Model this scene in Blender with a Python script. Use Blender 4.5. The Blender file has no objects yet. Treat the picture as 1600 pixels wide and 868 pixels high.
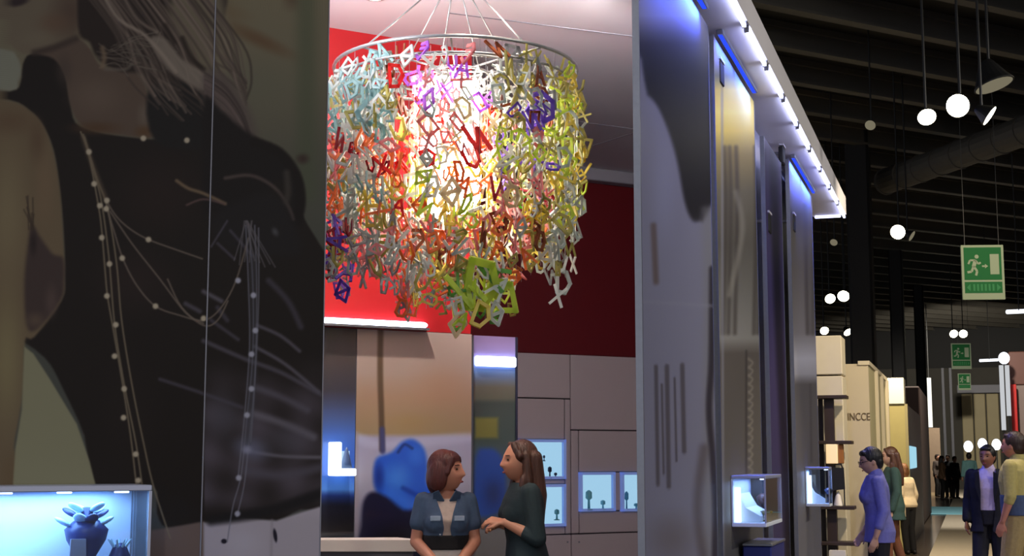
import bpy, math, random
import numpy as np
from mathutils import Vector, Matrix

# ------------------------------------------------------------------ camera, world, exposure
SC = bpy.context.scene
COL = SC.collection
F = 2192.0                      # focal length in pixels of the 1600x868 frame
TH = math.radians(7.3)          # camera pitch (up)
CZ = 1.6                        # eye height
cam = bpy.data.cameras.new('camera'); cam.sensor_width = 36; cam.lens = F / 1600 * 36
cam.clip_start = .05; cam.clip_end = 300
camo = bpy.data.objects.new('camera', cam); COL.objects.link(camo)
camo.location = (0, 0, CZ); camo.rotation_euler = (math.radians(90) + TH, 0, 0)
SC.camera = camo
W = bpy.data.worlds.new('world'); SC.world = W; W.use_nodes = True
W.node_tree.nodes['Background'].inputs[0].default_value = (.62, .64, .72, 1)
W.node_tree.nodes['Background'].inputs[1].default_value = .85
SC.view_settings.view_transform = 'Standard'; SC.view_settings.look = 'None'
SC.view_settings.gamma = 1; SC.view_settings.exposure = 0.0
SC.view_settings.use_curve_mapping = False
SC.cycles.use_denoising = True
SC.cycles.sample_clamp_indirect = 4.0
SC.cycles.max_bounces = 8

def light(kind, name, loc, energy, col, size=.2, look=None, spread=None, sy=None, spot=None, blend=.5):
    l = bpy.data.lights.new(name, kind); l.energy = energy; l.color = col
    if kind == 'AREA':
        l.shape = 'RECTANGLE'; l.size = size; l.size_y = sy or size
        if spread: l.spread = math.radians(spread)
    elif kind == 'SPOT':
        l.spot_size = math.radians(spot or 60); l.spot_blend = blend; l.shadow_soft_size = size
    else: l.shadow_soft_size = size
    o = bpy.data.objects.new(name, l); COL.objects.link(o); o.location = loc
    if look is not None:
        o.rotation_euler = (Vector(look) - Vector(loc)).to_track_quat('-Z', 'Y').to_euler()
    return o

# ------------------------------------------------------------------ helpers
def lin(c):
    c = np.asarray(c, float) / 255.
    return np.where(c <= .04045, c / 12.92, ((c + .055) / 1.055) ** 2.4)
def L3(r, g, b): return tuple(lin((r, g, b))) + (1.,)

CT, ST = math.cos(TH), math.sin(TH)
def ray(px, py):
    v = -(py - 434) / F
    return np.array(((px - 800) / F, CT - v * ST, ST + v * CT))
def at_Y(px, py, Y):
    d = ray(px, py); return np.array((0, 0, CZ)) + d * (Y / d[1])
def at_z(px, py, z):
    d = ray(px, py); return np.array((0, 0, CZ)) + d * ((z - CZ) / d[2])
def proj(P):
    P = np.asarray(P, float); x = P[..., 0]; y = P[..., 1]; z = P[..., 2] - CZ
    dep = y * CT + z * ST; up = -y * ST + z * CT
    return 800 + F * x / dep, 434 - F * up / dep

_m = {}
def mat(name, col, rough=.6, metal=0., emit=None, es=1., coat=0., trans=0., noise=0., nscale=8., bump=0., alpha=1., sheen=0.):
    if name in _m: return _m[name]
    m = bpy.data.materials.new(name); m.use_nodes = True
    nt = m.node_tree; b = nt.nodes['Principled BSDF']
    c = L3(*col)
    b.inputs['Base Color'].default_value = c; b.inputs['Roughness'].default_value = rough
    b.inputs['Metallic'].default_value = metal; b.inputs['Coat Weight'].default_value = coat
    b.inputs['Coat Roughness'].default_value = .05
    b.inputs['Transmission Weight'].default_value = trans; b.inputs['Alpha'].default_value = alpha
    if emit is not None:
        b.inputs['Emission Color'].default_value = L3(*emit); b.inputs['Emission Strength'].default_value = es
    if noise or bump:
        tc = nt.nodes.new('ShaderNodeTexCoord'); n = nt.nodes.new('ShaderNodeTexNoise')
        n.inputs['Scale'].default_value = nscale; n.inputs['Detail'].default_value = 5
        nt.links.new(tc.outputs['Object'], n.inputs['Vector'])
        if noise:
            mx = nt.nodes.new('ShaderNodeMix'); mx.data_type = 'RGBA'
            mx.inputs['A'].default_value = tuple(v * (1 - noise) for v in c[:3]) + (1,)
            mx.inputs['B'].default_value = tuple(min(1, v * (1 + noise)) for v in c[:3]) + (1,)
            nt.links.new(n.outputs['Fac'], mx.inputs['Factor']); nt.links.new(mx.outputs['Result'], b.inputs['Base Color'])
        if bump:
            bp = nt.nodes.new('ShaderNodeBump'); bp.inputs['Strength'].default_value = bump; bp.inputs['Distance'].default_value = .01
            nt.links.new(n.outputs['Fac'], bp.inputs['Height']); nt.links.new(bp.outputs['Normal'], b.inputs['Normal'])
    _m[name] = m; return m
def emitter(name, col, s):
    if name in _m: return _m[name]
    m = bpy.data.materials.new(name); m.use_nodes = True; nt = m.node_tree; nt.nodes.clear()
    e = nt.nodes.new('ShaderNodeEmission'); o = nt.nodes.new('ShaderNodeOutputMaterial')
    e.inputs[0].default_value = L3(*col); e.inputs[1].default_value = s
    nt.links.new(e.outputs[0], o.inputs[0]); _m[name] = m; return m
def glass(name, tint=(235, 242, 250), refl=.12):
    if name in _m: return _m[name]
    m = bpy.data.materials.new(name); m.use_nodes = True; nt = m.node_tree; nt.nodes.clear()
    t = nt.nodes.new('ShaderNodeBsdfTransparent'); g = nt.nodes.new('ShaderNodeBsdfGlossy'); mx = nt.nodes.new('ShaderNodeMixShader')
    f = nt.nodes.new('ShaderNodeFresnel'); f.inputs[0].default_value = 1.45
    o = nt.nodes.new('ShaderNodeOutputMaterial')
    t.inputs[0].default_value = L3(*tint); g.inputs['Roughness'].default_value = .02
    nt.links.new(f.outputs[0], mx.inputs[0]); nt.links.new(t.outputs[0], mx.inputs[1]); nt.links.new(g.outputs[0], mx.inputs[2])
    nt.links.new(mx.outputs[0], o.inputs[0]); _m[name] = m; return m
def printmat(name, k=1., rough=.35, coat=.0, spec=.5):
    if name in _m: return _m[name]
    m = bpy.data.materials.new(name); m.use_nodes = True; nt = m.node_tree; b = nt.nodes['Principled BSDF']
    a = nt.nodes.new('ShaderNodeAttribute'); a.attribute_name = 'ink'
    nt.links.new(a.outputs['Color'], b.inputs['Base Color'])
    b.inputs['Roughness'].default_value = rough; b.inputs['Coat Weight'].default_value = coat; b.inputs['Coat Roughness'].default_value = .03
    b.inputs['Specular IOR Level'].default_value = spec
    _m[name] = m; return m
def plastic(name, col, t=.6):
    if name in _m: return _m[name]
    m = bpy.data.materials.new(name); m.use_nodes = True; nt = m.node_tree; b = nt.nodes['Principled BSDF']
    b.inputs['Base Color'].default_value = L3(*col); b.inputs['Roughness'].default_value = .25
    tr = nt.nodes.new('ShaderNodeBsdfTranslucent'); tr.inputs[0].default_value = L3(*col)
    mx = nt.nodes.new('ShaderNodeMixShader'); mx.inputs[0].default_value = t
    nt.links.new(b.outputs[0], mx.inputs[1]); nt.links.new(tr.outputs[0], mx.inputs[2])
    nt.links.new(mx.outputs[0], nt.nodes['Material Output'].inputs[0]); _m[name] = m; return m

class MB:
    def __init__(s): s.v = []; s.f = []; s.mi = []; s.cm = 0
    def add(s, vs, fs):
        b = len(s.v); s.v += [tuple(map(float, p)) for p in vs]; s.f += [tuple(i + b for i in f) for f in fs]; s.mi += [s.cm] * len(fs); return s
    def box(s, x0, x1, y0, y1, z0, z1):
        return s.add([(x0,y0,z0),(x1,y0,z0),(x1,y1,z0),(x0,y1,z0),(x0,y0,z1),(x1,y0,z1),(x1,y1,z1),(x0,y1,z1)],
                     [(0,3,2,1),(4,5,6,7),(0,1,5,4),(1,2,6,5),(2,3,7,6),(3,0,4,7)])
    def cbox(s, x0, x1, y0, y1, z0, z1, c=.006):       # box with chamfered edges
        vs = []
        for z, i in ((z0, c), (z0 + c, 0), (z1 - c, 0), (z1, c)):
            a, b, d, e = x0 + i, x1 - i, y0 + i, y1 - i
            vs += [(a + c, d, z), (b - c, d, z), (b, d + c, z), (b, e - c, z), (b - c, e, z), (a + c, e, z), (a, e - c, z), (a, d + c, z)]
        fs = [tuple(range(7, -1, -1)), tuple(range(24, 32))]
        for r in range(3):
            for k in range(8): fs.append((r*8+k, r*8+(k+1) % 8, r*8+8+(k+1) % 8, r*8+8+k))
        return s.add(vs, fs)
    def prism(s, poly, z0, z1, axis='z'):
        n = len(poly); mk = {'z': lambda p, h: (p[0], p[1], h), 'y': lambda p, h: (p[0], h, p[1]), 'x': lambda p, h: (h, p[0], p[1])}[axis]
        vs = [mk(p, z0) for p in poly] + [mk(p, z1) for p in poly]
        fs = [tuple(range(n - 1, -1, -1)), tuple(range(n, 2 * n))] + [(i, (i+1) % n, n+(i+1) % n, n+i) for i in range(n)]
        return s.add(vs, fs)
    def rings(s, rs, cap=True, closed=True):
        n = len(rs[0]); vs = [p for r in rs for p in r]; fs = []
        for i in range(len(rs) - 1):
            for k in range(n if closed else n - 1):
                fs.append((i*n+k, i*n+(k+1) % n, (i+1)*n+(k+1) % n, (i+1)*n+k))
        if cap: fs += [tuple(range(n-1, -1, -1)), tuple(range((len(rs)-1)*n, len(rs)*n))]
        return s.add(vs, fs)
    def tube(s, path, r, n=8):
        P = [Vector(p) for p in path]; rr = r if hasattr(r, '__len__') else [r] * len(P); rs = []
        up = Vector((0, 0, 1)); d0 = (P[1] - P[0]).normalized()
        if abs(d0.z) > .9: up = Vector((1, 0, 0))
        for i, p in enumerate(P):
            d = (P[min(i+1, len(P)-1)] - P[max(i-1, 0)]).normalized()
            a = d.cross(up); a = a.normalized() if a.length > 1e-5 else Vector((1, 0, 0)); b = a.cross(d); up = b
            rs.append([p + (a * math.cos(t) + b * math.sin(t)) * rr[i] for t in [2*math.pi*k/n for k in range(n)]])
        return s.rings(rs)
    def cap(s, p0, p1, r0, r1=None, n=12):              # tapered capsule
        r1 = r0 if r1 is None else r1
        p0, p1 = Vector(p0), Vector(p1); d = (p1 - p0).normalized() if (p1 - p0).length > 1e-6 else Vector((0, 0, 1))
        a = d.orthogonal().normalized(); b = d.cross(a); rs = []
        for t in (-1, -.7, -.35, 0):
            q = math.sqrt(max(1e-4, 1 - t*t)); rs.append([p0 + d*(t*r0) + (a*math.cos(u) + b*math.sin(u))*r0*q for u in [2*math.pi*k/n for k in range(n)]])
        for t in (0, .35, .7, 1):
            q = math.sqrt(max(1e-4, 1 - t*t)); rs.append([p1 + d*(t*r1) + (a*math.cos(u) + b*math.sin(u))*r1*q for u in [2*math.pi*k/n for k in range(n)]])
        return s.rings(rs)
    def ell(s, c, r, n=16, m=10, R=None):
        c = Vector(c); rs = []
        for i in range(m + 1):
            t = -math.pi/2 + math.pi*i/m; t = max(-1.54, min(1.54, t)); ring = []
            for k in range(n):
                u = 2*math.pi*k/n; p = Vector((r[0]*math.cos(t)*math.cos(u), r[1]*math.cos(t)*math.sin(u), r[2]*math.sin(t)))
                if R is not None: p = R @ p
                ring.append(c + p)
            rs.append(ring)
        return s.rings(rs)
    def lathe(s, prof, c=(0, 0, 0), n=20):
        return s.rings([[(c[0]+r*math.cos(2*math.pi*k/n), c[1]+r*math.sin(2*math.pi*k/n), c[2]+z) for k in range(n)] for r, z in prof])
    def mesh(s, name, mats=(), off=(0, 0, 0), smooth=False):
        me = bpy.data.meshes.new(name)
        me.from_pydata([(p[0]-off[0], p[1]-off[1], p[2]-off[2]) for p in s.v], [], s.f)
        for m in mats: me.materials.append(m)
        if len(mats) > 1: me.polygons.foreach_set('material_index', s.mi)
        if smooth: me.polygons.foreach_set('use_smooth', [True]*len(s.f))
        me.update(); return me

def tag(o, label=None, cat=None, group=None, kind=None):
    if label: o['label'] = label
    if cat: o['category'] = cat
    if group: o['group'] = group
    if kind: o['kind'] = kind
    return o
def newobj(name, me, parent=None, loc=(0, 0, 0), rz=0.):
    o = bpy.data.objects.new(name, me); COL.objects.link(o); o.location = loc; o.rotation_euler = (0, 0, rz)
    if parent is not None: o.parent = parent
    return o

class Fr:
    """vertical plane frame: local x along the wall, local y into the wall, z up"""
    def __init__(s, o, d):
        s.o = np.array(o, float); d = np.array(d, float); s.d = d / np.linalg.norm(d); s.n = np.array((-s.d[1], s.d[0]))
        s.rz = math.atan2(s.d[1], s.d[0])
    def w(s, x, y, z=0.):
        q = s.o + s.d * x + s.n * y; return (q[0], q[1], z)
    def loc(s, p):
        r = np.array((p[0], p[1])) - s.o; return (float(r @ s.d), float(r @ s.n), p[2])
    def pix(s, px, py, y=0.):
        d = ray(px, py); k = (y + s.o @ s.n) / (d[:2] @ s.n); P = np.array((0, 0, CZ)) + d * k; l = s.loc(P); return l[0], l[2]
    def px(s, px, y=0., py=715): return s.pix(px, py, y)[0]
    def root(s, name, x, y, z, label, cat, group=None):
        o = newobj(name, None, None, s.w(x, y, z), s.rz); o['_off'] = (x, y, z); tag(o, label, cat, group); OFF[o.name] = (x, y, z); del o['_off']; return o
    def part(s, root, name, mb, m, smooth=False, kind=None, label=None):
        off = OFF[root.name]; ms = m if isinstance(m, (list, tuple)) else [m]
        o = newobj(name, mb.mesh(name, ms, off, smooth), root); OFF[o.name] = off
        if kind: o['kind'] = kind
        if label: o['label'] = label
        return o
    def one(s, name, mb, m, label=None, cat=None, group=None, kind=None, smooth=False):
        A = np.array(mb.v); lo, hi = A.min(0), A.max(0); off = ((lo[0]+hi[0])/2, (lo[1]+hi[1])/2, lo[2])
        ms = m if isinstance(m, (list, tuple)) else [m]
        o = newobj(name, mb.mesh(name, ms, off, smooth), None, s.w(*off), s.rz); OFF[o.name] = off
        return tag(o, label, cat, group, kind)
OFF = {}

# ---- flat print painting (ink colours of printed panels)
def sst(a, b, x):
    t = np.clip((x - a) / (b - a), 0, 1); return t * t * (3 - 2 * t)
def catmull(pts, closed, n=6):
    P = np.array(pts, float); N = len(P); out = []
    rng = range(N) if closed else range(N - 1)
    for i in rng:
        g = lambda k: P[k % N] if closed else P[min(max(k, 0), N-1)]
        p0, p1, p2, p3 = g(i-1), g(i), g(i+1), g(i+2)
        for j in range(n):
            t = j / n; out.append(.5*((2*p1)+(-p0+p2)*t+(2*p0-5*p1+4*p2-p3)*t*t+(-p0+3*p1-3*p2+p3)*t**3))
    if not closed: out.append(P[-1])
    return np.array(out)
class Canvas:
    def __init__(s, X, Y): s.X = X.ravel(); s.Y = Y.ravel(); s.C = np.zeros((s.X.size, 3))
    def fill(s, c): s.C[:] = np.asarray(c, float)
    def _mix(s, idx, a, col):
        col = np.asarray(col, float); s.C[idx] = s.C[idx] * (1 - a[:, None]) + col * a[:, None]
    def grad(s, axis, stops, a=1.):
        v = s.X if axis == 'x' else s.Y; xs = [q[0] for q in stops]
        c = np.stack([np.interp(v, xs, [q[1][k] for q in stops]) for k in range(3)], 1); s.C = s.C*(1-a)+c*a
    def _dist(s, P, pts, closed):
        A = pts; B = np.roll(pts, -1, 0) if closed else None
        if not closed: A, B = pts[:-1], pts[1:]
        best = np.full(len(P), 1e18); ins = np.zeros(len(P), bool)
        for a, b in zip(A, B):
            ab = b - a; t = np.clip(((P - a) @ ab) / (ab @ ab + 1e-12), 0, 1); d = P - a - t[:, None]*ab
            best = np.minimum(best, (d*d).sum(1))
            if closed and a[1] != b[1]:
                c = (a[1] > P[:, 1]) != (b[1] > P[:, 1]); xi = (b[0]-a[0])*(P[:, 1]-a[1])/(b[1]-a[1])+a[0]; ins ^= c & (P[:, 0] < xi)
        d = np.sqrt(best); return np.where(ins, -d, d) if closed else d
    def poly(s, pts, col, soft=2., a=1., curve=True, n=4):
        pts = catmull(pts, True, n) if curve else np.array(pts, float)
        lo, hi = pts.min(0)-soft, pts.max(0)+soft
        idx = np.where((s.X > lo[0]) & (s.X < hi[0]) & (s.Y > lo[1]) & (s.Y < hi[1]))[0]
        if not len(idx): return
        d = s._dist(np.stack([s.X[idx], s.Y[idx]], 1), pts, True)
        s._mix(idx, a*sst(soft, -soft, d), col)
    def stroke(s, pts, w, col, soft=1.5, a=1., curve=True, n=5):
        pts = catmull(pts, False, n) if curve and len(pts) > 2 else np.array(pts, float)
        r = w/2+soft; lo, hi = pts.min(0)-r, pts.max(0)+r
        idx = np.where((s.X > lo[0]) & (s.X < hi[0]) & (s.Y > lo[1]) & (s.Y < hi[1]))[0]
        if not len(idx): return
        d = s._dist(np.stack([s.X[idx], s.Y[idx]], 1), pts, False)
        s._mix(idx, a*(1-sst(max(0, w/2-soft), w/2+soft, d)), col)
    def blob(s, cx, cy, rx, ry, col, a=1., rot=0., hard=0.):
        c, q = math.cos(rot), math.sin(rot); dx, dy = s.X-cx, s.Y-cy
        d = np.sqrt(((dx*c+dy*q)/rx)**2+((-dx*q+dy*c)/ry)**2); idx = np.where(d < 1)[0]
        if len(idx): s._mix(idx, a*(1-sst(hard, 1, d[idx])), col)

def printed(fr, name, x0, x1, z0, z1, y0, y1, fn, m, edge, step=.006, parent=None, dense=None, off=None, k=1., pixmap=None):
    """panel whose front face (local y=y0) carries the print fn(X,Y in the photo's own pixels); body behind it is a slab of depth y1-y0"""
    def lines(a, b, st, da=None, db=None):
        if da is None: da, db = a, b
        da, db = max(a, da), min(b, db)
        q = list(np.linspace(da, db, max(2, int((db-da)/st)+1)))
        if da > a+1e-6: q = list(np.linspace(a, da, 12)[:-1]) + q
        if db < b-1e-6: q = q + list(np.linspace(db, b, 12)[1:])
        return np.array(q)
    sx, sz = step if isinstance(step, tuple) else (step, step)
    d = dense or (x0, x1, z0, z1)
    xs, zs = lines(x0, x1, sx, d[0], d[1]), lines(z0, z1, sz, d[2], d[3])
    Xg, Zg = np.meshgrid(xs, zs); P = np.stack([fr.o[0]+fr.d[0]*Xg+fr.n[0]*y0, fr.o[1]+fr.d[1]*Xg+fr.n[1]*y0, Zg], -1)
    U, V = proj(P); rgb = (lin(np.clip(fn(U, V), 0, 255))*k).reshape(-1, 3)
    nx, nz = len(xs), len(zs); i = np.arange(nx*nz).reshape(nz, nx)
    q = np.stack([i[:-1, :-1], i[:-1, 1:], i[1:, 1:], i[1:, :-1]], -1).reshape(-1, 4)
    off = off or ((x0+x1)/2, y0, z0)
    vs = np.stack([Xg.ravel()-off[0], np.full(nx*nz, y0-off[1]), Zg.ravel()-off[2]], 1)
    me = bpy.data.meshes.new(name); me.from_pydata(vs.tolist(), [], q.tolist()); me.materials.append(m)
    at = me.color_attributes.new('ink', 'FLOAT_COLOR', 'POINT')
    at.data.foreach_set('color', np.concatenate([rgb, np.ones((nx*nz, 1))], 1).astype(np.float32).ravel()); me.update()
    return me, off

def remesh(mb, vox, it=4, mats=(), cut=None, off=(0, 0, 0), name='body'):
    me = mb.mesh('tmp'); o = bpy.data.objects.new('tmp', me); COL.objects.link(o)
    r = o.modifiers.new('r', 'REMESH'); r.mode = 'VOXEL'; r.voxel_size = vox
    if it: sm = o.modifiers.new('s', 'SMOOTH'); sm.factor = .5; sm.iterations = it
    dg = bpy.context.evaluated_depsgraph_get(); m2 = bpy.data.meshes.new_from_object(o.evaluated_get(dg))
    bpy.data.objects.remove(o); bpy.data.meshes.remove(me)
    if cut is not None:
        n = len(m2.vertices); co = np.empty(n*3); m2.vertices.foreach_get('co', co); co = co.reshape(-1, 3)
        nf = len(m2.polygons); vi = np.array([p.vertices[:] for p in m2.polygons])
        cen = co[vi].mean(1); keep = ~cut(cen); vi = vi[keep]; used, inv = np.unique(vi, return_inverse=True)
        fq = inv.reshape(-1, 4); cn = co[used]
        e = np.sort(np.concatenate([fq[:, [0, 1]], fq[:, [1, 2]], fq[:, [2, 3]], fq[:, [3, 0]]]), 1); ue, ct = np.unique(e, axis=0, return_counts=True); be = ue[ct == 1]
        for _ in range(10):
            acc = np.zeros_like(cn); num = np.zeros(len(cn))
            for a_, b_ in ((0, 1), (1, 0)): np.add.at(acc, be[:, a_], cn[be[:, b_]]); np.add.at(num, be[:, a_], 1)
            q_ = num >= 2; cn[q_] = cn[q_]*.4+acc[q_]/num[q_][:, None]*.6
        m3 = bpy.data.meshes.new(name); m3.from_pydata(cn.tolist(), [], fq.tolist()); bpy.data.meshes.remove(m2); m2 = m3
    m2.name = name; m2.materials.clear()
    for m in mats: m2.materials.append(m)
    m2.polygons.foreach_set('use_smooth', [True]*len(m2.polygons)); m2.update(); return m2

# ------------------------------------------------------------------ frames of the place
A = (.872, .489)                                   # direction of the booth's cross walls
U = (.308, .951)                                   # direction of the aisle
FM = Fr((-.1346*7.0, 7.0), A)                      # mural wall, x=0 at its free edge
ZC = 4.6                                           # booth ceiling height
FF = Fr(at_z(515, 43, ZC)[:2], A)                  # red fascia with the graphic wall under it
FB = Fr(at_z(1000, 276, ZC)[:2], A)                # back wall of the booth
K = Fr((0, 0), U)                                  # aisle: x = distance along, y = to the left
PY = 1.72                                          # facade panels
# ---- materials of the setting
M_white = mat('white_paint', (214, 210, 214), .55, noise=.03, nscale=3)
M_ceil = mat('booth_ceiling_paint', (205, 202, 208), .6, noise=.03, nscale=2)
M_red = mat('red_lacquer', (176, 22, 28), .45, noise=.05, nscale=2)
M_panel = mat('warm_white_laminate', (190, 176, 178), .4, noise=.03, nscale=3)
M_trim = mat('grey_trim', (120, 120, 130), .5, noise=.05)
M_black = mat('matt_black', (16, 15, 15), .7, noise=.2)
M_joist = mat('dark_steel', (92, 88, 80), .6, noise=.2, nscale=1)
M_alu = mat('brushed_aluminium', (150, 152, 160), .35, .8, noise=.1, nscale=30)
M_edge = mat('panel_edge', (150, 148, 156), .5, noise=.05)
M_glass = glass('clear_glass')
E_led = emitter('led_cool', (196, 204, 255), 13)
E_led2 = emitter('led_lavender', (196, 200, 255), 5)

# ------------------------------------------------------------------ hall shell
def slab(name, fr, poly, z0, z1, m, **k): return fr.one(name, MB().prism(poly, z0, z1), m, **k)
slab('floor', K, [(-12, -30), (100, -30), (100, 30), (-12, 30)], -.2, 0, mat('dark_polished_floor', (74, 64, 54), .16, noise=.25, nscale=1.2, coat=.2), kind='structure')
slab('floor_aisle_carpet', K, [(-6, -3.0), (79, -3.0), (79, .70), (-6, .70)], 0, .012, mat('aisle_carpet', (150, 140, 124), .95, noise=.12, nscale=14, bump=.3), kind='structure')
M_cyan = mat('cyan_floor_glow', (140, 205, 225), .8, noise=.1, nscale=20)
slab('floor_cyan_glow', K, [(42, -3), (48.5, -3), (48.5, 1.6), (42, 1.6)], .012, .02, M_cyan, kind='structure')  # cyan light falling across the aisle, painted as a coloured strip
ceil = slab('ceiling', K, [(4, -40), (100, -40), (100, 40), (4, 40)], 8.6, 8.8, M_black, kind='structure')
KA = Fr((0, 0), A)
off0 = OFF[ceil.name]
jm = MB().box(-20, 48, -.05, .05, 8.22, 8.5).box(-20, 48, -.12, .12, 8.5, 8.6).box(-20, 48, -.1, .1, 8.18, 8.22).mesh('joist', [M_joist])
cinv = Matrix.Translation(ceil.location) @ Matrix.Rotation(K.rz, 4, 'Z'); cinv = cinv.inverted()
for i in range(30):
    j = newobj('joist', jm, ceil); yy = 12.5 + 1.55*i
    wp = KA.w(10, yy, 0); j.matrix_local = cinv @ Matrix.Translation(wp) @ Matrix.Rotation(KA.rz, 4, 'Z')
# duct crossing the joists
d0, d1 = at_z(1385, 283, 7.6), at_z(1640, 190, 7.6)
dm = MB().tube([d0, d0*.5+d1*.5, d1], .28, 16)
for q in np.linspace(0, 1, 9):
    c = d0*(1-q)+d1*q; e = (d1-d0)/np.linalg.norm(d1-d0); dm.tube([c-e*.03, c+e*.03], .30, 16)
tag(newobj('air_duct', dm.mesh('air_duct', [M_joist], smooth=False)), 'long round dark air duct slung under the hall ceiling joists', 'duct')
# far wall with sliding doors
wb = K.one('wall_back', MB().box(76, 76.4, -24, 20, 0, 6.2), mat('far_wall_grey', (72, 69, 62), .8, noise=.1, nscale=1), kind='structure')
M_door = mat('far_door_beige', (176, 162, 124), .6, noise=.08, nscale=2)
def tpx(px, s):                                     # aisle-local y of a pixel column at distance s
    dx = (px-800)/F/1.0082; return -s*(.951*dx-.308)/(.308*dx+.951)
for a, b in ((1506, 1523), (1525, 1543), (1545, 1564)):
    K.part(wb, 'door_panel', MB().cbox(75.86, 76.0, tpx(b, 76), tpx(a, 76), .02, 4.85, .03), M_door)
K.part(wb, 'door_header', MB().box(75.8, 76.0, tpx(1568, 76), tpx(1500, 76), 4.9, 5.3), M_trim)
for px in (1478, 1490): K.part(wb, 'wall_rib', MB().box(75.8, 76.0, tpx(px+2, 76), tpx(px-2, 76), 0, 6.2), M_trim)
K.one('wall_back_upper', MB().box(76, 76.4, -24, 20, 6.2, 8.6), M_black, kind='structure')
# side limits of the hall (far behind the booths)
K.one('wall_left', MB().box(30, 78, 16, 16.3, 0, 8.6), M_black, kind='structure')
K.one('wall_right', MB().box(10, 78, -22.3, -22, 0, 8.6), M_black, kind='structure')

# ------------------------------------------------------------------ booth shell
SE = K.px(1284, PY); SN = K.px(1006, PY)            # far and near ends of the facade along the aisle
def meet(fa, ya, fb, yb):                            # plan point where two frame lines cross
    M = np.array([fa.n, fb.n]); return np.linalg.solve(M, np.array([ya+fa.o@fa.n, yb+fb.o@fb.n]))
cr = meet(FB, .3, K, 1.98)
pts = [FM.w(-4.5, .12), FM.w(0, .12), K.w(SN, 1.99), cr, FB.w(-8.5, .3)]
cb = MB().prism([(p[0], p[1]) for p in pts], ZC, ZC+.14).mesh('ceiling_booth', [M_ceil])
ceilb = tag(newobj('ceiling_booth', cb), kind='structure')
for a, b in ((( 905, 190), (1004, 203)), ((912, 232), (1004, 203)), ((905, 190), (700, 162)), ((700, 20), (1000, 58))):
    p, q = at_z(*a, ZC), at_z(*b, ZC); e = (q-p)/np.linalg.norm(q-p); n = np.array((-e[1], e[0], 0))*.006
    g = MB().add([p-n-(0, 0, .004), q-n-(0, 0, .004), q+n-(0, 0, .004), p+n-(0, 0, .004), p-n+(0, 0, .01), q-n+(0, 0, .01), q+n+(0, 0, .01), p+n+(0, 0, .01)],
                 [(0,3,2,1),(4,5,6,7),(0,1,5,4),(1,2,6,5),(2,3,7,6),(3,0,4,7)])
    newobj('ceiling_joint', g.mesh('ceiling_joint', [M_trim]), ceilb)

# red fascia volume, front face at FF y=0
zf = FF.pix(735, 521)[1]; xf0, xf1 = FF.px(470, 0, 500), FF.px(736, 0, 400)
FF.one('wall_fascia', MB().box(xf0-1.2, xf1, 0, .5, zf, ZC), M_red, kind='structure')
# back wall: red upper field, white panels below
xb0, xb1 = FB.px(640), FB.px(1190); zr = FB.pix(1003, 558)[1]
FB.one('wall_booth_back', MB().box(xb0-2, xb1, .04, .3, 0, ZC), mat('back_wall_core', (70, 66, 70), .7), kind='structure')
FB.one('wall_red_field', MB().box(xb0-2, xb1, 0, .04, zr, ZC), mat('red_lacquer_shaded', (98, 9, 18), .5, noise=.05, nscale=2), kind='structure')  # same red in weaker light: shade put into a darker colour
FB.one('trim_1', MB().cbox(xb0-2, xb1, -.16, 0, ZC-.13, ZC, .01), mat('cornice_grey', (150, 150, 162), .5, noise=.03), kind='structure')
# white panels (each one lifted off its joint)
def zpx(fr, px, py): return fr.pix(px, py)[1]
xj, z1, z2 = FB.px(890, 0, 640), zpx(FB, 850, 622), zpx(FB, 950, 672)
xl, xr = FB.px(760), xb1
gp = .006
n1 = dict(x0=FB.px(806, 0, 715), x1=FB.px(881, 0, 715), z0=zpx(FB, 850, 748), z1=zpx(FB, 850, 686))
n2 = dict(x0=FB.px(806, 0, 790), x1=FB.px(881, 0, 790), z0=zpx(FB, 850, 822), z1=zpx(FB, 850, 756))
n3 = dict(x0=FB.px(903, 0, 765), x1=FB.px(958, 0, 765), z0=zpx(FB, 930, 798), z1=zpx(FB, 930, 737))
n4 = dict(x0=FB.px(968, 0, 765), x1=FB.px(1013, 0, 765), z0=zpx(FB, 985, 798), z1=zpx(FB, 985, 737))
zl = zpx(FB, 850, 835)
def wp(x0, x1, za, zb):
    o = FB.one('wall_panel', MB().cbox(x0+gp, x1-gp, -.022, .0, za+gp, zb-gp, .004), M_panel, kind='structure')
    o.parent = PW; o.location = (Vector(o.location) - Vector(PW.location)); return o
PW = newobj('wall_cladding', None, None, (0, 0, 0)); tag(PW, kind='structure')
wp(xl, xj, z1, zr); wp(xj, xr, z2, zr)
wp(xl, n1['x0'], zl, z1); wp(n1['x1'], xj, zl, z1); wp(n1['x0'], n1['x1'], n1['z1'], z1); wp(n1['x0'], n1['x1'], n2['z1'], n1['z0']); wp(n1['x0'], n1['x1'], zl, n2['z0'])
wp(xj, n3['x0'], zl, z2); wp(n3['x1'], n4['x0'], n3['z0'], n3['z1']); wp(n3['x0'], n4['x1'], n3['z1'], z2); wp(n3['x0'], n4['x1'], zl, n3['z0']); wp(n4['x1'], xr, zl, z2)
wp(xl, xj, .02, zl); wp(xj, xr, .02, zl)
for px in (885, 903):
    x, z = FB.pix(px, 846); FB.one('cabinet_lock', MB().prism([(x+.009*math.cos(t), z+.009*math.sin(t)) for t in np.linspace(0, 6.28, 12, False)], -.03, -.022, 'y'), M_alu, 'small round metal lock set in the lower white wall panel', 'lock', 'round locks on the white panels')

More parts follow.
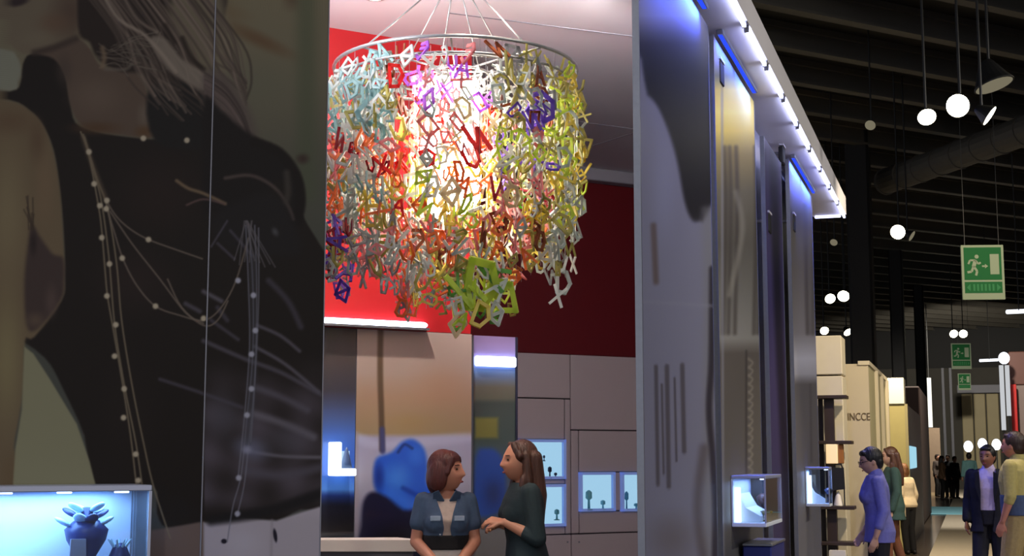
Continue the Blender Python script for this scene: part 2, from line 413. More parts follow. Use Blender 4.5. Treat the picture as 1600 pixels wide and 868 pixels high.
# backlit niches in the white wall
def niche(d, label, items):
    cx = (d['x0']+d['x1'])/2
    r = FB.root('display_niche', cx, 0, d['z0'], label, 'display niche', None)
    w = .028
    fm = MB().box(d['x0'], d['x0']+w, -.05, .0, d['z0'], d['z1']).box(d['x1']-w, d['x1'], -.05, 0, d['z0'], d['z1']).box(d['x0'], d['x1'], -.05, 0, d['z0'], d['z0']+w).box(d['x0'], d['x1'], -.05, 0, d['z1']-w, d['z1'])
    FB.part(r, 'niche_frame', fm, mat('blue_acrylic', (150, 168, 222), .3, emit=(120, 150, 225), es=.3))
    FB.part(r, 'lit_back', MB().box(d['x0']+w, d['x1']-w, -.008, -.002, d['z0']+w, d['z1']-w), emitter('niche_light', (200, 240, 255), .95))
    FB.part(r, 'glass_front', MB().box(d['x0']+w, d['x1']-w, -.05, -.046, d['z0']+w, d['z1']-w), M_glass)
    for (px, py, w_, h_, c) in items:
        x, z = FB.pix(px, py); b = MB().lathe([(w_*.5, 0), (w_*.5, .006), (w_*.18, .012), (w_*.14, h_*.5), (w_*.42, h_*.6), (w_*.4, h_*.9), (w_*.1, h_)], (x, -.026, z), 12)
        FB.part(r, 'display_stand', b, plastic('jewel_%d' % c[0], c, .75) if c[0] > 120 else mat('jewel_%d' % c[0], c, .3), smooth=True)
    return r
niche(n1, 'backlit wall niche holding two small dark jewellery stands, behind the long-haired woman', [(848, 720, .03, .06, (60, 70, 90)), (857, 747, .05, .12, (38, 44, 66)), (866, 747, .04, .06, (38, 44, 66))])
niche(n2, 'backlit wall niche with pale displays, directly under the niche with dark stands', [(868, 812, .06, .11, (150, 190, 190))])
niche(n3, 'backlit wall niche with faint pale bust, beside the white panel joint', [(918, 796, .08, .2, (150, 195, 205)), (940, 796, .06, .1, (175, 215, 222))])
niche(n4, 'backlit wall niche with slender pale stand, next to the facade panel edge', [(977, 796, .05, .19, (140, 180, 195)), (992, 796, .06, .07, (165, 205, 215))])

# LED bar along the foot of the fascia
xa, xb_ = FF.px(500, -.05, 505), FF.px(668, -.05, 515); zl0, zl1 = FF.pix(600, 513, -.05)[1]+.008, FF.pix(600, 500, -.05)[1]
r = FF.root('led_bar', (xa+xb_)/2, -.05, zl0, 'bright white LED bar along the foot of the red fascia', 'light')
FF.part(r, 'diffuser', MB().cbox(xa, xb_, -.06, -.004, zl0+.012, zl1, .012), emitter('led_white', (220, 228, 255), 9))
FF.part(r, 'channel', MB().box(xa-.01, xb_+.01, -.066, 0, zl0-.006, zl0+.010), M_alu)

# ------------------------------------------------------------------ mural panels
RS = np.random.RandomState(7)
def paint_mural(X, Y):
    sh = X.shape; Xc = np.clip(X, -60, 520); Yc = np.clip(Y, -60, 930); c = Canvas(Xc, Yc)
    c.grad('y', [(-60, (104, 96, 76)), (120, (94, 88, 72)), (260, (72, 71, 61)), (420, (60, 62, 56)), (930, (60, 60, 58))])
    c.blob(405, 62, 90, 18, (84, 62, 42), .8, .45); c.blob(345, 15, 70, 25, (92, 72, 50), .5, .3); c.blob(455, 5, 22, 18, (70, 50, 38), .6)
    c.blob(400, 130, 110, 60, (84, 84, 70), .5); c.stroke([(478, -60), (480, 300)], 30, (66, 72, 54), 14, .6)
    c.poly([(-70, 72), (10, 78), (26, 88), (33, 108), (28, 128), (18, 142), (-70, 150)], (108, 108, 95), 3)
    # dress
    dress = [(-70, 146), (15, 143), (32, 130), (36, 100), (48, 84), (80, 86), (100, 112), (110, 160), (118, 192), (150, 206), (200, 214), (250, 218), (300, 214), (330, 195), (370, 200), (410, 235), (450, 290), (480, 350), (520, 430), (530, 600), (530, 780), (470, 795), (432, 812), (380, 808), (320, 815), (262, 824), (245, 800), (238, 757), (150, 757), (132, 680), (100, 610), (78, 568), (54, 545), (36, 532), (44, 515), (96, 468), (101, 430), (100, 370), (94, 300), (84, 235), (66, 195), (45, 172), (15, 156), (-70, 150)]
    c.poly(dress, (25, 20, 18), 2.5, n=3)
    c.blob(250, 300, 110, 100, (38, 27, 25), .6); c.blob(210, 440, 90, 80, (42, 31, 30), .55); c.blob(200, 640, 70, 120, (32, 26, 24), .5)
    # face and neck
    c.poly([(-70, -70), (124, -70), (124, 20), (112, 58), (84, 72), (50, 84), (30, 81), (13, 64), (4, 42), (-3, 28), (-70, 20)], (92, 82, 68), 3)
    c.blob(112, 20, 50, 70, (66, 50, 42), .75); c.blob(85, 35, 40, 26, (86, 66, 52), .7); c.blob(28, 2, 26, 11, (40, 30, 32), .95, -.25, .3); c.blob(55, 60, 40, 18, (96, 87, 72), .7)
    c.poly([(56, 82), (100, 66), (122, 60), (142, 78), (160, 104), (214, 114), (232, 150), (243, 190), (241, 214), (200, 212), (150, 204), (122, 190), (109, 160), (101, 118), (84, 92)], (76, 63, 54), 3)
    c.blob(150, 150, 60, 45, (86, 73, 63), .8); c.blob(150, 200, 60, 16, (70, 50, 34), .8); c.blob(225, 180, 16, 30, (92, 82, 72), .7); c.blob(225, 205, 24, 14, (76, 54, 34), .8)
    c.stroke([(54, 82), (85, 74), (118, 60)], 8, (52, 42, 37), 6, .8); c.blob(100, 110, 20, 40, (60, 50, 45), .6)
    # hair
    c.poly([(122, -70), (340, -70), (345, 60), (330, 120), (325, 216), (250, 218), (242, 200), (236, 160), (222, 118), (190, 112), (162, 100), (148, 84), (140, 66), (124, 52), (121, 0)], (36, 28, 25), 4)
    c.poly([(236, 135), (320, 140), (335, 225), (244, 222)], (24, 22, 22), 5)
    c.poly([(262, 10), (330, -40), (360, 60), (345, 130), (318, 118), (300, 90)], (98, 90, 74), 12, .9)
    for k in range(70):
        t = RS.rand(); x0 = 130+190*t; q = RS.rand()
        m = (x0+30+40*q, 30+45*q+10*RS.rand()); e = (min(m[0]+45+50*RS.rand(), 385), m[1]+60+60*RS.rand())
        v = RS.rand(); col = (44+70*v, 36+64*v, 32+58*v)
        c.stroke([(x0-14, -30), m, ((m[0]+e[0])/2+6*RS.randn(), (m[1]+e[1])/2+10), e], 1.2+3*RS.rand(), col, 2, .65)
    for k in range(26):
        x0, y0 = 150+90*RS.rand(), 50+60*RS.rand(); v = RS.rand()
        c.stroke([(x0, y0), (x0+20+20*RS.rand(), y0-18+30*RS.rand()), (x0+45, y0+8+30*RS.randn()*.4)], 1.3, (60+40*v, 54+36*v, 48+32*v), 1.4, .6)
    c.poly([(236, 58), (258, 60), (286, 92), (318, 114), (322, 142), (292, 130), (262, 108), (242, 80)], (112, 102, 92), 5, .85)
    c.stroke([(160, -10), (186, 30), (222, 52), (248, 78), (275, 112)], 5, (122, 110, 99), 3, .85); c.stroke([(190, -10), (215, 30), (245, 50)], 4, (108, 96, 86), 3, .7)
    c.stroke([(285, 60), (300, 92), (318, 108)], 7, (32, 24, 20), 4, .8); c.stroke([(258, 40), (272, 66)], 8, (34, 26, 22), 4, .7)
    c.stroke([(160, 75), (163, 90), (160, 104)], 7, (100, 84, 68), 4, .8); c.stroke([(165, 108), (195, 108), (205, 100)], 5, (88, 80, 72), 3, .7)
    # hair on the second panel
    c.poly([(320, 112), (352, 118), (384, 160), (400, 205), (396, 225), (360, 200), (330, 165), (320, 160)], (76, 66, 62), 10, .9)
    for k in range(26):
        v = RS.rand(); a = 112+40*RS.rand()
        c.stroke([(320, a), (352, a+22), (378, a+60), (392, a+100)], 1.6, (46+54*v, 38+48*v, 36+46*v), 2, .6)
    c.poly([(318, 160), (345, 172), (372, 195), (405, 218), (440, 236), (466, 270), (474, 310), (466, 344), (456, 340), (452, 300), (430, 282), (400, 330), (330, 330), (318, 330)], (22, 18, 18), 6)
    c.stroke([(398, 222), (436, 238), (462, 272), (470, 312), (464, 346)], 15, (20, 15, 14), 4); c.blob(473, 248, 16, 13, (50, 36, 32), .9)
    c.stroke([(352, 278), (392, 274), (428, 292), (450, 322), (458, 342)], 5, (74, 63, 60), 3, .8); c.stroke([(448, 270), (450, 300), (446, 316)], 10, (60, 55, 50), 5, .7)
    c.poly([(330, 340), (420, 300), (455, 340), (470, 390), (440, 400), (360, 390)], (26, 23, 24), 10)
    c.stroke([(276, 282), (294, 294), (318, 302), (352, 318)], 5, (100, 84, 66), 2.5, .9); c.stroke([(292, 320), (318, 311), (350, 318)], 3, (80, 62, 60), 2, .8)
    c.blob(430, 362, 8, 12, (72, 72, 76), .8, -.5)
    # arm and shoulder
    c.poly([(-70, 150), (15, 158), (46, 172), (68, 196), (84, 240), (94, 300), (99, 370), (101, 430), (96, 470), (54, 526), (39, 532), (37, 600), (30, 650), (22, 700), (28, 760), (-70, 780)], (90, 77, 59), 3)
    c.blob(10, 330, 50, 170, (106, 95, 72), .8); c.blob(70, 290, 24, 90, (100, 82, 64), .6); c.blob(15, 190, 60, 30, (82, 64, 48), .7); c.blob(10, 560, 40, 160, (112, 103, 74), .75); c.blob(25, 745, 40, 60, (84, 68, 48), .7); c.blob(58, 220, 20, 50, (76, 58, 44), .6)
    c.poly([(50, 352), (64, 372), (82, 396), (99, 404), (100, 440), (95, 468), (60, 512), (42, 508), (38, 440), (44, 380)], (54, 43, 41), 5)
    c.blob(80, 470, 16, 40, (74, 60, 56), .7); c.blob(55, 500, 24, 20, (82, 68, 56), .7); c.blob(52, 380, 9, 30, (32, 24, 24), .8)
    for k in range(7): c.stroke([(50+4*RS.randn(), 358), (44+22*RS.rand()-8, 305+30*RS.rand())], 1.6, (52, 42, 34), 1.5, .7)
    c.poly([(38, 541), (52, 552), (78, 592), (120, 662), (140, 720), (150, 760), (20, 762), (24, 700), (34, 640)], (112, 110, 88), 2, curve=False)
    # midriff under the hem
    c.poly([(236, 828), (262, 824), (319, 814), (319, 940), (220, 940)], (92, 77, 72), 3, curve=False)
    c.poly([(318, 816), (380, 809), (432, 813), (470, 800), (530, 782), (530, 940), (318, 940)], (146, 139, 148), 3, curve=False)
    c.blob(380, 850, 50, 40, (156, 151, 162), .6); c.stroke([(425, 812), (422, 940)], 3, (120, 114, 120), 3, .5)
    c.blob(350, 845, 6, 5, (24, 22, 34), 1., 0, .5); c.blob(430, 836, 4, 14, (26, 24, 36), 1., -.15, .5)
    # bluish reflection on the second panel painted into the ink, with cloth folds
    R = np.clip((c.X-318)/2, 0, 1)
    a = R*sst(540, 660, c.Y)*(1-sst(770, 815, c.Y))*.75; c.C += a[:, None]*np.array((58, 56, 70))*(.65+.35*np.sin(c.X*.03+c.Y*.055)*np.sin(c.X*.06-c.Y*.04+1))[:, None]
    for P, w, v in (([(318, 455), (346, 470)], 6, 84), ([(402, 508), (438, 524), (468, 548)], 5, 78), ([(398, 541), (445, 568), (498, 612)], 5, 82), ([(318, 532), (382, 560), (440, 582), (502, 616)], 6, 72), ([(250, 592), (311, 612), (378, 636)], 5, 62), ([(402, 606), (440, 620), (480, 640)], 9, 74), ([(396, 646), (440, 660), (490, 682)], 10, 92), ([(386, 704), (440, 712), (503, 714)], 5, 96), ([(330, 500), (372, 530)], 5, 62), ([(360, 360), (395, 400)], 4, 60), ([(420, 438), (450, 470), (470, 510)], 8, 58), ([(386, 735), (440, 742), (500, 730)], 12, 70), ([(340, 480), (355, 500)], 6, 60), ([(290, 474), (312, 486)], 6, 72), ([(340, 380), (366, 404)], 4, 62), ([(355, 345), (330, 385)], 3, 64)):
        c.stroke(P, w, (v, v-4, v+6), w*.6, .8)
    c.blob(392, 700, 46, 28, (92, 94, 116), .8, .3); c.blob(350, 650, 40, 60, (60, 58, 66), .6); c.blob(445, 690, 60, 40, (64, 62, 70), .5)
    c.stroke([(330, 812), (400, 802), (440, 792), (503, 770)], 16, (22, 20, 22), 6, .9)
    # necklaces
    ch = (104, 94, 78); hb = (150, 140, 122)
    for P in ([(126, 206), (138, 238), (150, 300), (158, 350), (164, 420), (168, 462), (178, 520), (190, 590), (204, 680), (213, 757)],
              [(130, 210), (144, 260), (158, 312), (170, 400), (179, 505), (194, 600), (212, 690), (222, 757)],
              [(132, 214), (152, 280), (168, 325), (182, 410), (190, 500), (206, 600), (224, 690), (240, 760), (266, 840)]):
        c.stroke(P, 2.4, ch, 1.4, .85)
    c.stroke([(130, 214), (146, 262), (164, 308)], 8, (88, 76, 62), 4, .6)
    for P in ([(164, 310), (182, 338), (204, 358), (232, 374), (270, 388), (316, 404)], [(166, 322), (178, 360), (192, 404), (214, 446), (243, 478), (280, 492), (318, 500), (344, 482), (368, 440), (388, 372)], [(172, 330), (206, 380), (250, 436), (290, 488), (318, 505)], [(262, 436), (284, 480), (318, 508), (340, 500), (356, 470)]):
        c.stroke(P, 2.4, (92, 82, 74), 1.4, .85)
    for P in ([(388, 350), (394, 420), (396, 500), (394, 570), (386, 650), (377, 740), (364, 790), (355, 846)], [(398, 352), (401, 440), (400, 540), (396, 620), (388, 700), (381, 760), (370, 806)], [(384, 352), (388, 440), (390, 540), (382, 650), (372, 746)], [(404, 356), (404, 470), (398, 600), (392, 690)]):
        c.stroke(P, 1.8, (98, 98, 110), 1.2, .75)
    c.stroke([(395, 400), (396, 560), (387, 690)], 12, (60, 60, 68), 5, .5)
    for k in range(9): c.stroke([(388+4*RS.randn(), 345), (366+8*k, 398+20*RS.rand())], 1.5, (84, 80, 84), 1.2, .7)
    for b in ((139, 237), (147, 287), (167, 313), (156, 321), (166, 326), (159, 371), (191, 403), (171, 412), (167, 462), (181, 507), (179, 556), (194, 607), (193, 652), (212, 709), (216, 750), (232, 374), (243, 478), (318, 497), (372, 438), (396, 461), (399, 516), (393, 553), (393, 607), (386, 648), (373, 746), (371, 802), (224, 216), (292, 219)):
        c.blob(b[0], b[1], 6.5, 6.5, hb if b[0] < 330 else (138, 138, 152), 1., 0, .35)
    c.blob(386, 702, 12, 10, (120, 120, 140), .9)
    c.C *= (1+.035*np.sin(c.X*2.1)*np.sin(c.Y*1.9+c.X*.3))[:, None]
    return c.C.reshape(sh+(3,))
MK = 1.1
M_mural = printmat('mural_print', rough=.6, spec=.15)
zt, zb = FM.pix(250, -12)[1], FM.pix(250, 880)[1]
xs = FM.px(318); 
for (x0, x1, lab) in ((xs-1.55, xs-.002, 'tall printed mural panel of bare shoulder, chin and bead necklace, behind the blue-lit glass case'),
                      (xs+.002, 0., 'narrow printed mural panel of gathered dark dress and hanging beads, next to booth opening')):
    root = FM.root('mural_panel', (x0+x1)/2, 0, 0, lab, 'mural')
    FM.part(root, 'backing_board', MB().box(x0, x1, .002, .06, 0, 4.6), M_edge)
    me, off = printed(FM, 'print', x0, x1, .03, 4.58, 0, 0, paint_mural, M_mural, None, step=.0042, dense=(FM.px(-12), 0, zb, zt), off=OFF[root.name], k=MK)
    newobj('print', me, root)
    FM.part(root, 'edge_strip', MB().box(x1-.004, x1+.0015, -.003, .061, 0, 4.6), M_trim)
FM.one('wall_mural', MB().box(xs-3.4, -.02, .062, .12, 0, 4.6), M_black, kind='structure')

# ------------------------------------------------------------------ graphic wall under the fascia
def paint_graphic(X, Y):
    c = Canvas(np.clip(X, 480, 760), np.clip(Y, 500, 900))
    c.grad('y', [(500, (176, 158, 150)), (580, (170, 150, 140)), (620, (170, 140, 116)), (676, (160, 138, 104)), (684, (170, 168, 200)), (740, (178, 176, 196)), (830, (120, 120, 140)), (900, (90, 90, 100))])
    c.blob(690, 600, 70, 50, (178, 138, 110), .5); c.blob(640, 660, 60, 24, (160, 134, 88), .5)
    c.poly([(556, 676), (600, 690), (640, 684), (735, 676), (735, 690), (600, 700), (556, 690)], (190, 192, 220), 6, .7)
    c.poly([(588, 716), (612, 706), (628, 690), (646, 686), (662, 700), (668, 726), (668, 756), (690, 770), (684, 800), (650, 806), (612, 792), (590, 772), (584, 745)], (44, 96, 214), 5)
    c.blob(620, 745, 34, 34, (72, 140, 240), .8); c.blob(650, 712, 20, 24, (60, 124, 236), .7); c.stroke([(612, 770), (646, 790), (676, 784)], 16, (58, 118, 232), 8, .8)
    c.blob(592, 745, 14, 34, (20, 44, 130), .8); c.stroke([(630, 762), (664, 778), (690, 776)], 6, (20, 52, 150), 4, .7); c.stroke([(622, 706), (632, 694), (644, 700)], 4, (28, 50, 110), 2, .8)
    c.poly([(568, 782), (582, 768), (604, 776), (630, 796), (660, 804), (668, 900), (562, 900), (564, 820)], (26, 26, 52), 5); c.blob(620, 845, 60, 40, (24, 20, 20), .8)
    c.stroke([(595, 500), (594, 580), (596, 650), (597, 702)], 9, (84, 66, 48), 2.5, .9); c.stroke([(597, 670), (598, 705)], 8, (60, 70, 130), 3, .8)
    c.stroke([(557, 676), (557, 860)], 5, (160, 150, 160), 3, .6)
    return c.C.reshape(X.shape+(3,))
def paint_dark(X, Y):  # dark glass reflections painted into the ink
    c = Canvas(np.clip(X, 480, 560), np.clip(Y, 500, 900))
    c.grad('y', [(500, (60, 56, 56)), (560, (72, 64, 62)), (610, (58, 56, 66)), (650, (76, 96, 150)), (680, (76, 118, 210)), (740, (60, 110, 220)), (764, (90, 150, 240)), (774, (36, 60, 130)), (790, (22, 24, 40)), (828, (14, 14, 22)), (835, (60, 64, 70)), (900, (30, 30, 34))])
    return c.C.reshape(X.shape+(3,))
def paint_column(X, Y):  # mirror-like reflections of this panel painted into the ink
    c = Canvas(np.clip(X, 730, 810), np.clip(Y, 515, 900))
    c.grad('y', [(515, (120, 98, 132)), (545, (140, 124, 178)), (560, (150, 150, 220)), (578, (110, 150, 214)), (592, (90, 104, 128)), (605, (92, 88, 76)), (622, (84, 86, 72)), (630, (52, 64, 60)), (690, (60, 78, 74)), (720, (70, 90, 110)), (815, (76, 80, 92)), (822, (70, 70, 72)), (828, (112, 112, 112)), (900, (104, 104, 104))])
    c.poly([(742, 652), (778, 652), (778, 684), (742, 684)], (126, 120, 44), 4, .8, curve=False)
    c.poly([(744, 712), (760, 700), (778, 706), (788, 730), (790, 780), (780, 800), (742, 800)], (30, 72, 160), 6); c.blob(770, 770, 26, 40, (26, 40, 90), .7)
    return c.C.reshape(X.shape+(3,))
M_graph = printmat('gloss_print', rough=.3, coat=.5)
def gpanel(name, a, b, fn, lab, cat, ytop, st=.008, y=0.):
    x0, x1 = FF.px(a, y, 700)+.003, FF.px(b, y, 700)-.003; z1 = zf-.004 if ytop is None else FF.pix((a+b)/2, ytop, y)[1]
    root = FF.root(name, (x0+x1)/2, y, 0, lab, cat)
    FF.part(root, 'backing_board', MB().box(x0, x1, y+.002, y+.05, 0, z1), M_edge)
    me, off = printed(FF, 'print', x0, x1, .02, z1, y, y, fn, M_graph, None, step=st, off=OFF[root.name], dense=(x0, x1, .8, z1)); newobj('print', me, root)
    return root, x0, x1, z1
gpanel('glass_partition', 490, 555, paint_dark, 'dark glossy partition panel with blue reflections painted on, beside the mural edge', 'partition', None)
gpanel('graphic_panel', 555, 737, paint_graphic, 'glossy beige wall graphic with blue draped cloth, behind the short-haired woman', 'wall graphic', None)
rt, cx0, cx1, cz1 = gpanel('graphic_column', 739, 806, paint_column, 'narrow glossy dark green column panel with a glowing reflection streak near its top', 'column', 525, y=.03)
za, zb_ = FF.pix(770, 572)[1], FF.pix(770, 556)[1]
FF.part(rt, 'reflection_streak', MB().cbox(cx0+.004, cx1-.004, .0, .028, za, zb_, .01), emitter('streak_glow', (214, 224, 255), 4.))  # reflected LED streak, imitated by an emissive strip
FF.part(rt, 'frame_edge', MB().box(cx1-.002, cx1+.014, .02, .085, 0, cz1), mat('dark_navy_metal', (44, 46, 66), .4, .4))
# lit vitrine standing at the dark partition
vx0, vx1 = FF.px(521, -.1, 715), FF.px(554, -.1, 715); vz0, vz1 = FF.pix(540, 743, -.1)[1], FF.pix(540, 690, -.1)[1]
rv = FF.root('wall_vitrine', (vx0+vx1)/2, 0, vz0, 'small brightly lit white vitrine on the dark partition, holding a dark pointed stand', 'display case')
FF.part(rv, 'light_column', MB().cbox(vx0, vx0+.045, -.14, 0, vz0, vz1, .006), emitter('vitrine_light', (225, 245, 255), 2.2))
FF.part(rv, 'base', MB().cbox(vx0+.046, vx1, -.14, 0, vz0, vz0+.05, .006), emitter('vitrine_light', (225, 245, 255), 2.2))
FF.part(rv, 'back_plate', MB().box(vx0+.046, vx1, -.012, 0, vz0+.051, vz1-.06), emitter('vitrine_back', (190, 225, 255), .9))
FF.part(rv, 'display_stand', MB().lathe([(.04, 0), (.03, .05), (.012, .12), (.004, .14)], ((vx0+vx1)/2+.03, -.07, vz0+.052), 10), mat('slate_blue', (70, 90, 130), .4), smooth=True)
# reception counter
Yc = 9.25; cA, cB = at_Y(488, 842, Yc), at_Y(654, 842, Yc); zt_ = at_Y(600, 843, Yc)[2]; zb2 = at_Y(600, 861, Yc)[2]
rc = newobj('reception_counter', None, None, ((cA[0]+cB[0])/2, Yc, 0)); tag(rc, 'white-topped reception counter beside the denim-jacket woman', 'counter')
def wpart(root, name, mb, m, smooth=False):
    l = root.location; return newobj(name, mb.mesh(name, [m], tuple(l), smooth), root)
wpart(rc, 'worktop', MB().prism([(cA[0], Yc), (cB[0], Yc), (cB[0]-.0, Yc+.08), (cB[0]-.16, Yc+.3), (cA[0], Yc+.26)], zb2, zt_), mat('counter_white', (220, 206, 196), .35, noise=.02))
wpart(rc, 'body', MB().prism([(cA[0]+.02, Yc+.04), (cB[0]-.04, Yc+.04), (cB[0]-.04, Yc+.1), (cB[0]-.19, Yc+.27), (cA[0]+.02, Yc+.23)], .08, zb2), mat('counter_grey', (110, 106, 110), .5, noise=.03))
wpart(rc, 'plinth', MB().box(cA[0]+.05, cB[0]-.2, Yc+.07, Yc+.2, 0, .08), M_black)

# ------------------------------------------------------------------ facade along the aisle
zs = K.pix(1322, 335, 1.45)[1]                       # soffit height
K.one('wall_facade', MB().box(K.px(1012, 1.98), SE-.02, 1.9, 1.98, 0, zs), mat('facade_white', (200, 198, 212), .5, noise=.03), kind='structure')
s_l = K.px(1322, 1.45, 335)
K.one('facade_canopy', MB().box(SN-3.0, s_l+.03, 1.45, 1.9, zs, zs+.235), M_white,
      'long white canopy slab jutting out over the facade panels', 'canopy')
sp = 1.1; ORD = 'first second third fourth fifth sixth seventh eighth ninth'.split()
for i in range(9):
    b = s_l - i*sp; r = K.root('led_tube', b-sp/2, 1.47, zs-.05, '%s LED tube from the far end of the dashed row under the canopy edge' % ORD[i], 'light', 'LED tubes along the canopy edge')
    K.part(r, 'tube', MB().tube([(b-sp+.12, 1.475, zs-.03), (b-.02, 1.475, zs-.03)], .016, 8), E_led, smooth=True)
    K.part(r, 'end_cap', MB().box(b-sp+.09, b-sp+.12, 1.458, 1.492, zs-.05, zs), M_alu); K.part(r, 'end_cap', MB().box(b-.02, b+.005, 1.458, 1.492, zs-.05, zs), M_alu)
tag(K.one('led_end_bar', MB().cbox(s_l-.03, s_l+.01, 1.52, 1.86, zs-.032, zs-.001, .006), E_led2), 'short LED bar across the far end of the canopy', 'light')

def pf1(X, Y):
    c = Canvas(np.clip(X, 1000, 1122), np.clip(Y, -60, 900))
    c.grad('y', [(-60, (150, 150, 170)), (25, (130, 130, 150)), (70, (44, 42, 52)), (110, (22, 20, 26)), (330, (30, 27, 30)), (420, (118, 118, 130)), (560, (122, 122, 134)), (760, (118, 114, 120)), (900, (104, 98, 98))])
    c.poly([(996, 140), (1012, 148), (1030, 170), (1048, 215), (1060, 260), (1070, 315), (1082, 344), (1098, 346), (1124, 360), (1124, 940), (996, 940)], (122, 122, 140), 5)
    c.stroke([(1104, 330), (1108, 500), (1106, 868)], 16, (120, 120, 122), 8, .6); c.blob(1035, 300, 30, 120, (134, 136, 160), .6)
    c.stroke([(1021, 352), (1025, 440)], 9, (92, 78, 74), 4, .8)
    for x, y0, y1, w in ((1025, 572, 756, 6), (1042, 572, 760, 7), (1066, 570, 705, 7), (1034, 600, 740, 2), (1054, 590, 720, 2)): c.stroke([(x, y0), (x+3, y1)], w, (76, 72, 78), 2.5, .85)
    c.stroke([(1113, 420), (1112, 560), (1108, 640), (1114, 720), (1118, 800), (1116, 900)], 10, (44, 40, 48), 4, .9); c.stroke([(1100, 700), (1090, 790), (1100, 880)], 12, (84, 76, 78), 8, .7); c.blob(1050, 840, 60, 60, (100, 92, 92), .6)
    c.stroke([(1000, 470), (1122, 478)], 4, (132, 132, 146), 3, .5)
    return c.C.reshape(X.shape+(3,))
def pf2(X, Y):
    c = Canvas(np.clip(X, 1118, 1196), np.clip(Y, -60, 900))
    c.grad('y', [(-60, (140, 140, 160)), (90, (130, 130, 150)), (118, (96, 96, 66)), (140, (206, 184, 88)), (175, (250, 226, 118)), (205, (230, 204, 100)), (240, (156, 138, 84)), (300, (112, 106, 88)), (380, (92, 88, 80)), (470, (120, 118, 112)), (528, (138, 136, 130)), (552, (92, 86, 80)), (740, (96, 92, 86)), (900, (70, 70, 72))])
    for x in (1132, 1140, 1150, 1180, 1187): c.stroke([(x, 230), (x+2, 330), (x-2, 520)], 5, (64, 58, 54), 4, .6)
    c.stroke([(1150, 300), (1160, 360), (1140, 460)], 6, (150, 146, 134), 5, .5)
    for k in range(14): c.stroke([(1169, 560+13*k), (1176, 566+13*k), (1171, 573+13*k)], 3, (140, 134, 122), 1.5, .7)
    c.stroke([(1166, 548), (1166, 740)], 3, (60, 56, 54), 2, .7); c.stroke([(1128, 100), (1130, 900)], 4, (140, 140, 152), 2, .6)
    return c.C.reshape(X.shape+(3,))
def pfd(X, Y):
    c = Canvas(np.clip(X, 1200, 1260), np.clip(Y, 200, 900)); c.grad('y', [(200, (54, 46, 78)), (420, (66, 58, 104)), (900, (60, 54, 84))])
    c.stroke([(1208, 230), (1216, 480), (1226, 700), (1234, 900)], 13, (22, 16, 36), 5, .95); c.stroke([(1224, 240), (1230, 420), (1236, 700)], 7, (110, 104, 150), 4, .6)
    return c.C.reshape(X.shape+(3,))
def pf3(X, Y):
    c = Canvas(np.clip(X, 1238, 1290), np.clip(Y, 200, 900)); c.grad('y', [(200, (140, 140, 160)), (290, (130, 130, 150)), (335, (70, 66, 60)), (420, (92, 86, 76)), (520, (120, 116, 116)), (560, (170, 170, 178)), (584, (150, 150, 158)), (600, (84, 82, 84)), (720, (92, 90, 94)), (900, (104, 104, 112))])
    c.stroke([(1258, 320), (1262, 520)], 5, (60, 54, 50), 4, .6); c.stroke([(1272, 340), (1270, 520)], 6, (64, 60, 56), 4, .6); c.stroke([(1266, 600), (1268, 720)], 3, (60, 58, 62), 2, .5)
    return c.C.reshape(X.shape+(3,))
M_fac = printmat('facade_print', rough=.5, spec=.2)
def fpanel(a, b, ztop, fn, lab, st, y=PY, zb=0.):
    s0, s1 = K.px(a, y), K.px(b, y); root = K.root('facade_mural', (s0+s1)/2, y, zb, lab, 'mural')
    K.part(root, 'backing_board', MB().box(s0, s1, y+.002, y+.035, zb, ztop), M_edge)
    me, off = printed(K, 'print', s0, s1, zb, ztop, y, y, fn, M_fac, None, step=st, off=OFF[root.name], dense=(s0, s1, .6, ztop), k=1.25); newobj('print', me, root)
    K.part(root, 'edge_strip', MB().box(s0-.012, s0, y-.004, y+.037, zb, ztop), M_alu); K.part(root, 'edge_strip', MB().box(s1, s1+.012, y-.004, y+.037, zb, ztop), M_alu)
    return root, s0, s1
zp = zs-.06
fpanel(1006, 1118, zp, pf1, 'broad facade panel printed with a blurred dark arch over a pale building', (.02, .014))
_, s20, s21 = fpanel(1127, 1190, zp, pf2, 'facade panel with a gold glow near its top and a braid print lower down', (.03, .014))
_, s30, s31 = fpanel(1205, 1231, K.pix(1207, 234, PY)[1], pfd, 'slim dark violet facade panel between the two panels carrying glass cases', (.06, .02))
_, s40, s41 = fpanel(1244, 1279, zp, pf3, 'grey-brown facade panel standing at the far end of the canopy', (.06, .014))
for px, py, where in ((1197, 345, 'between the gold-glow panel and the slim violet panel'), (1236, 345, 'between the slim violet panel and the far facade panel'), (1121, 110, 'between the arch-print panel and the gold-glow panel'), (1219, 226, 'on top of the slim violet panel')):
    s, z = K.pix(px, py, PY+.03); z = min(z, zs-.09)
    r = K.root('panel_bracket', s, PY+.04, z, 'dark metal clamp '+where, 'bracket', 'clamps between the facade panels')
    K.part(r, 'clamp', MB().cbox(s-.09, s+.09, PY-.01, PY+.04, z-.12, z+.06, .01), M_black); K.part(r, 'stem', MB().tube([(s, PY+.04, z), (s, 1.9, z)], .018, 8), M_alu); K.part(r, 'rail_end', MB().box(s-.1, s+.1, PY-.015, PY+.03, z+.065, z+.085), M_white)
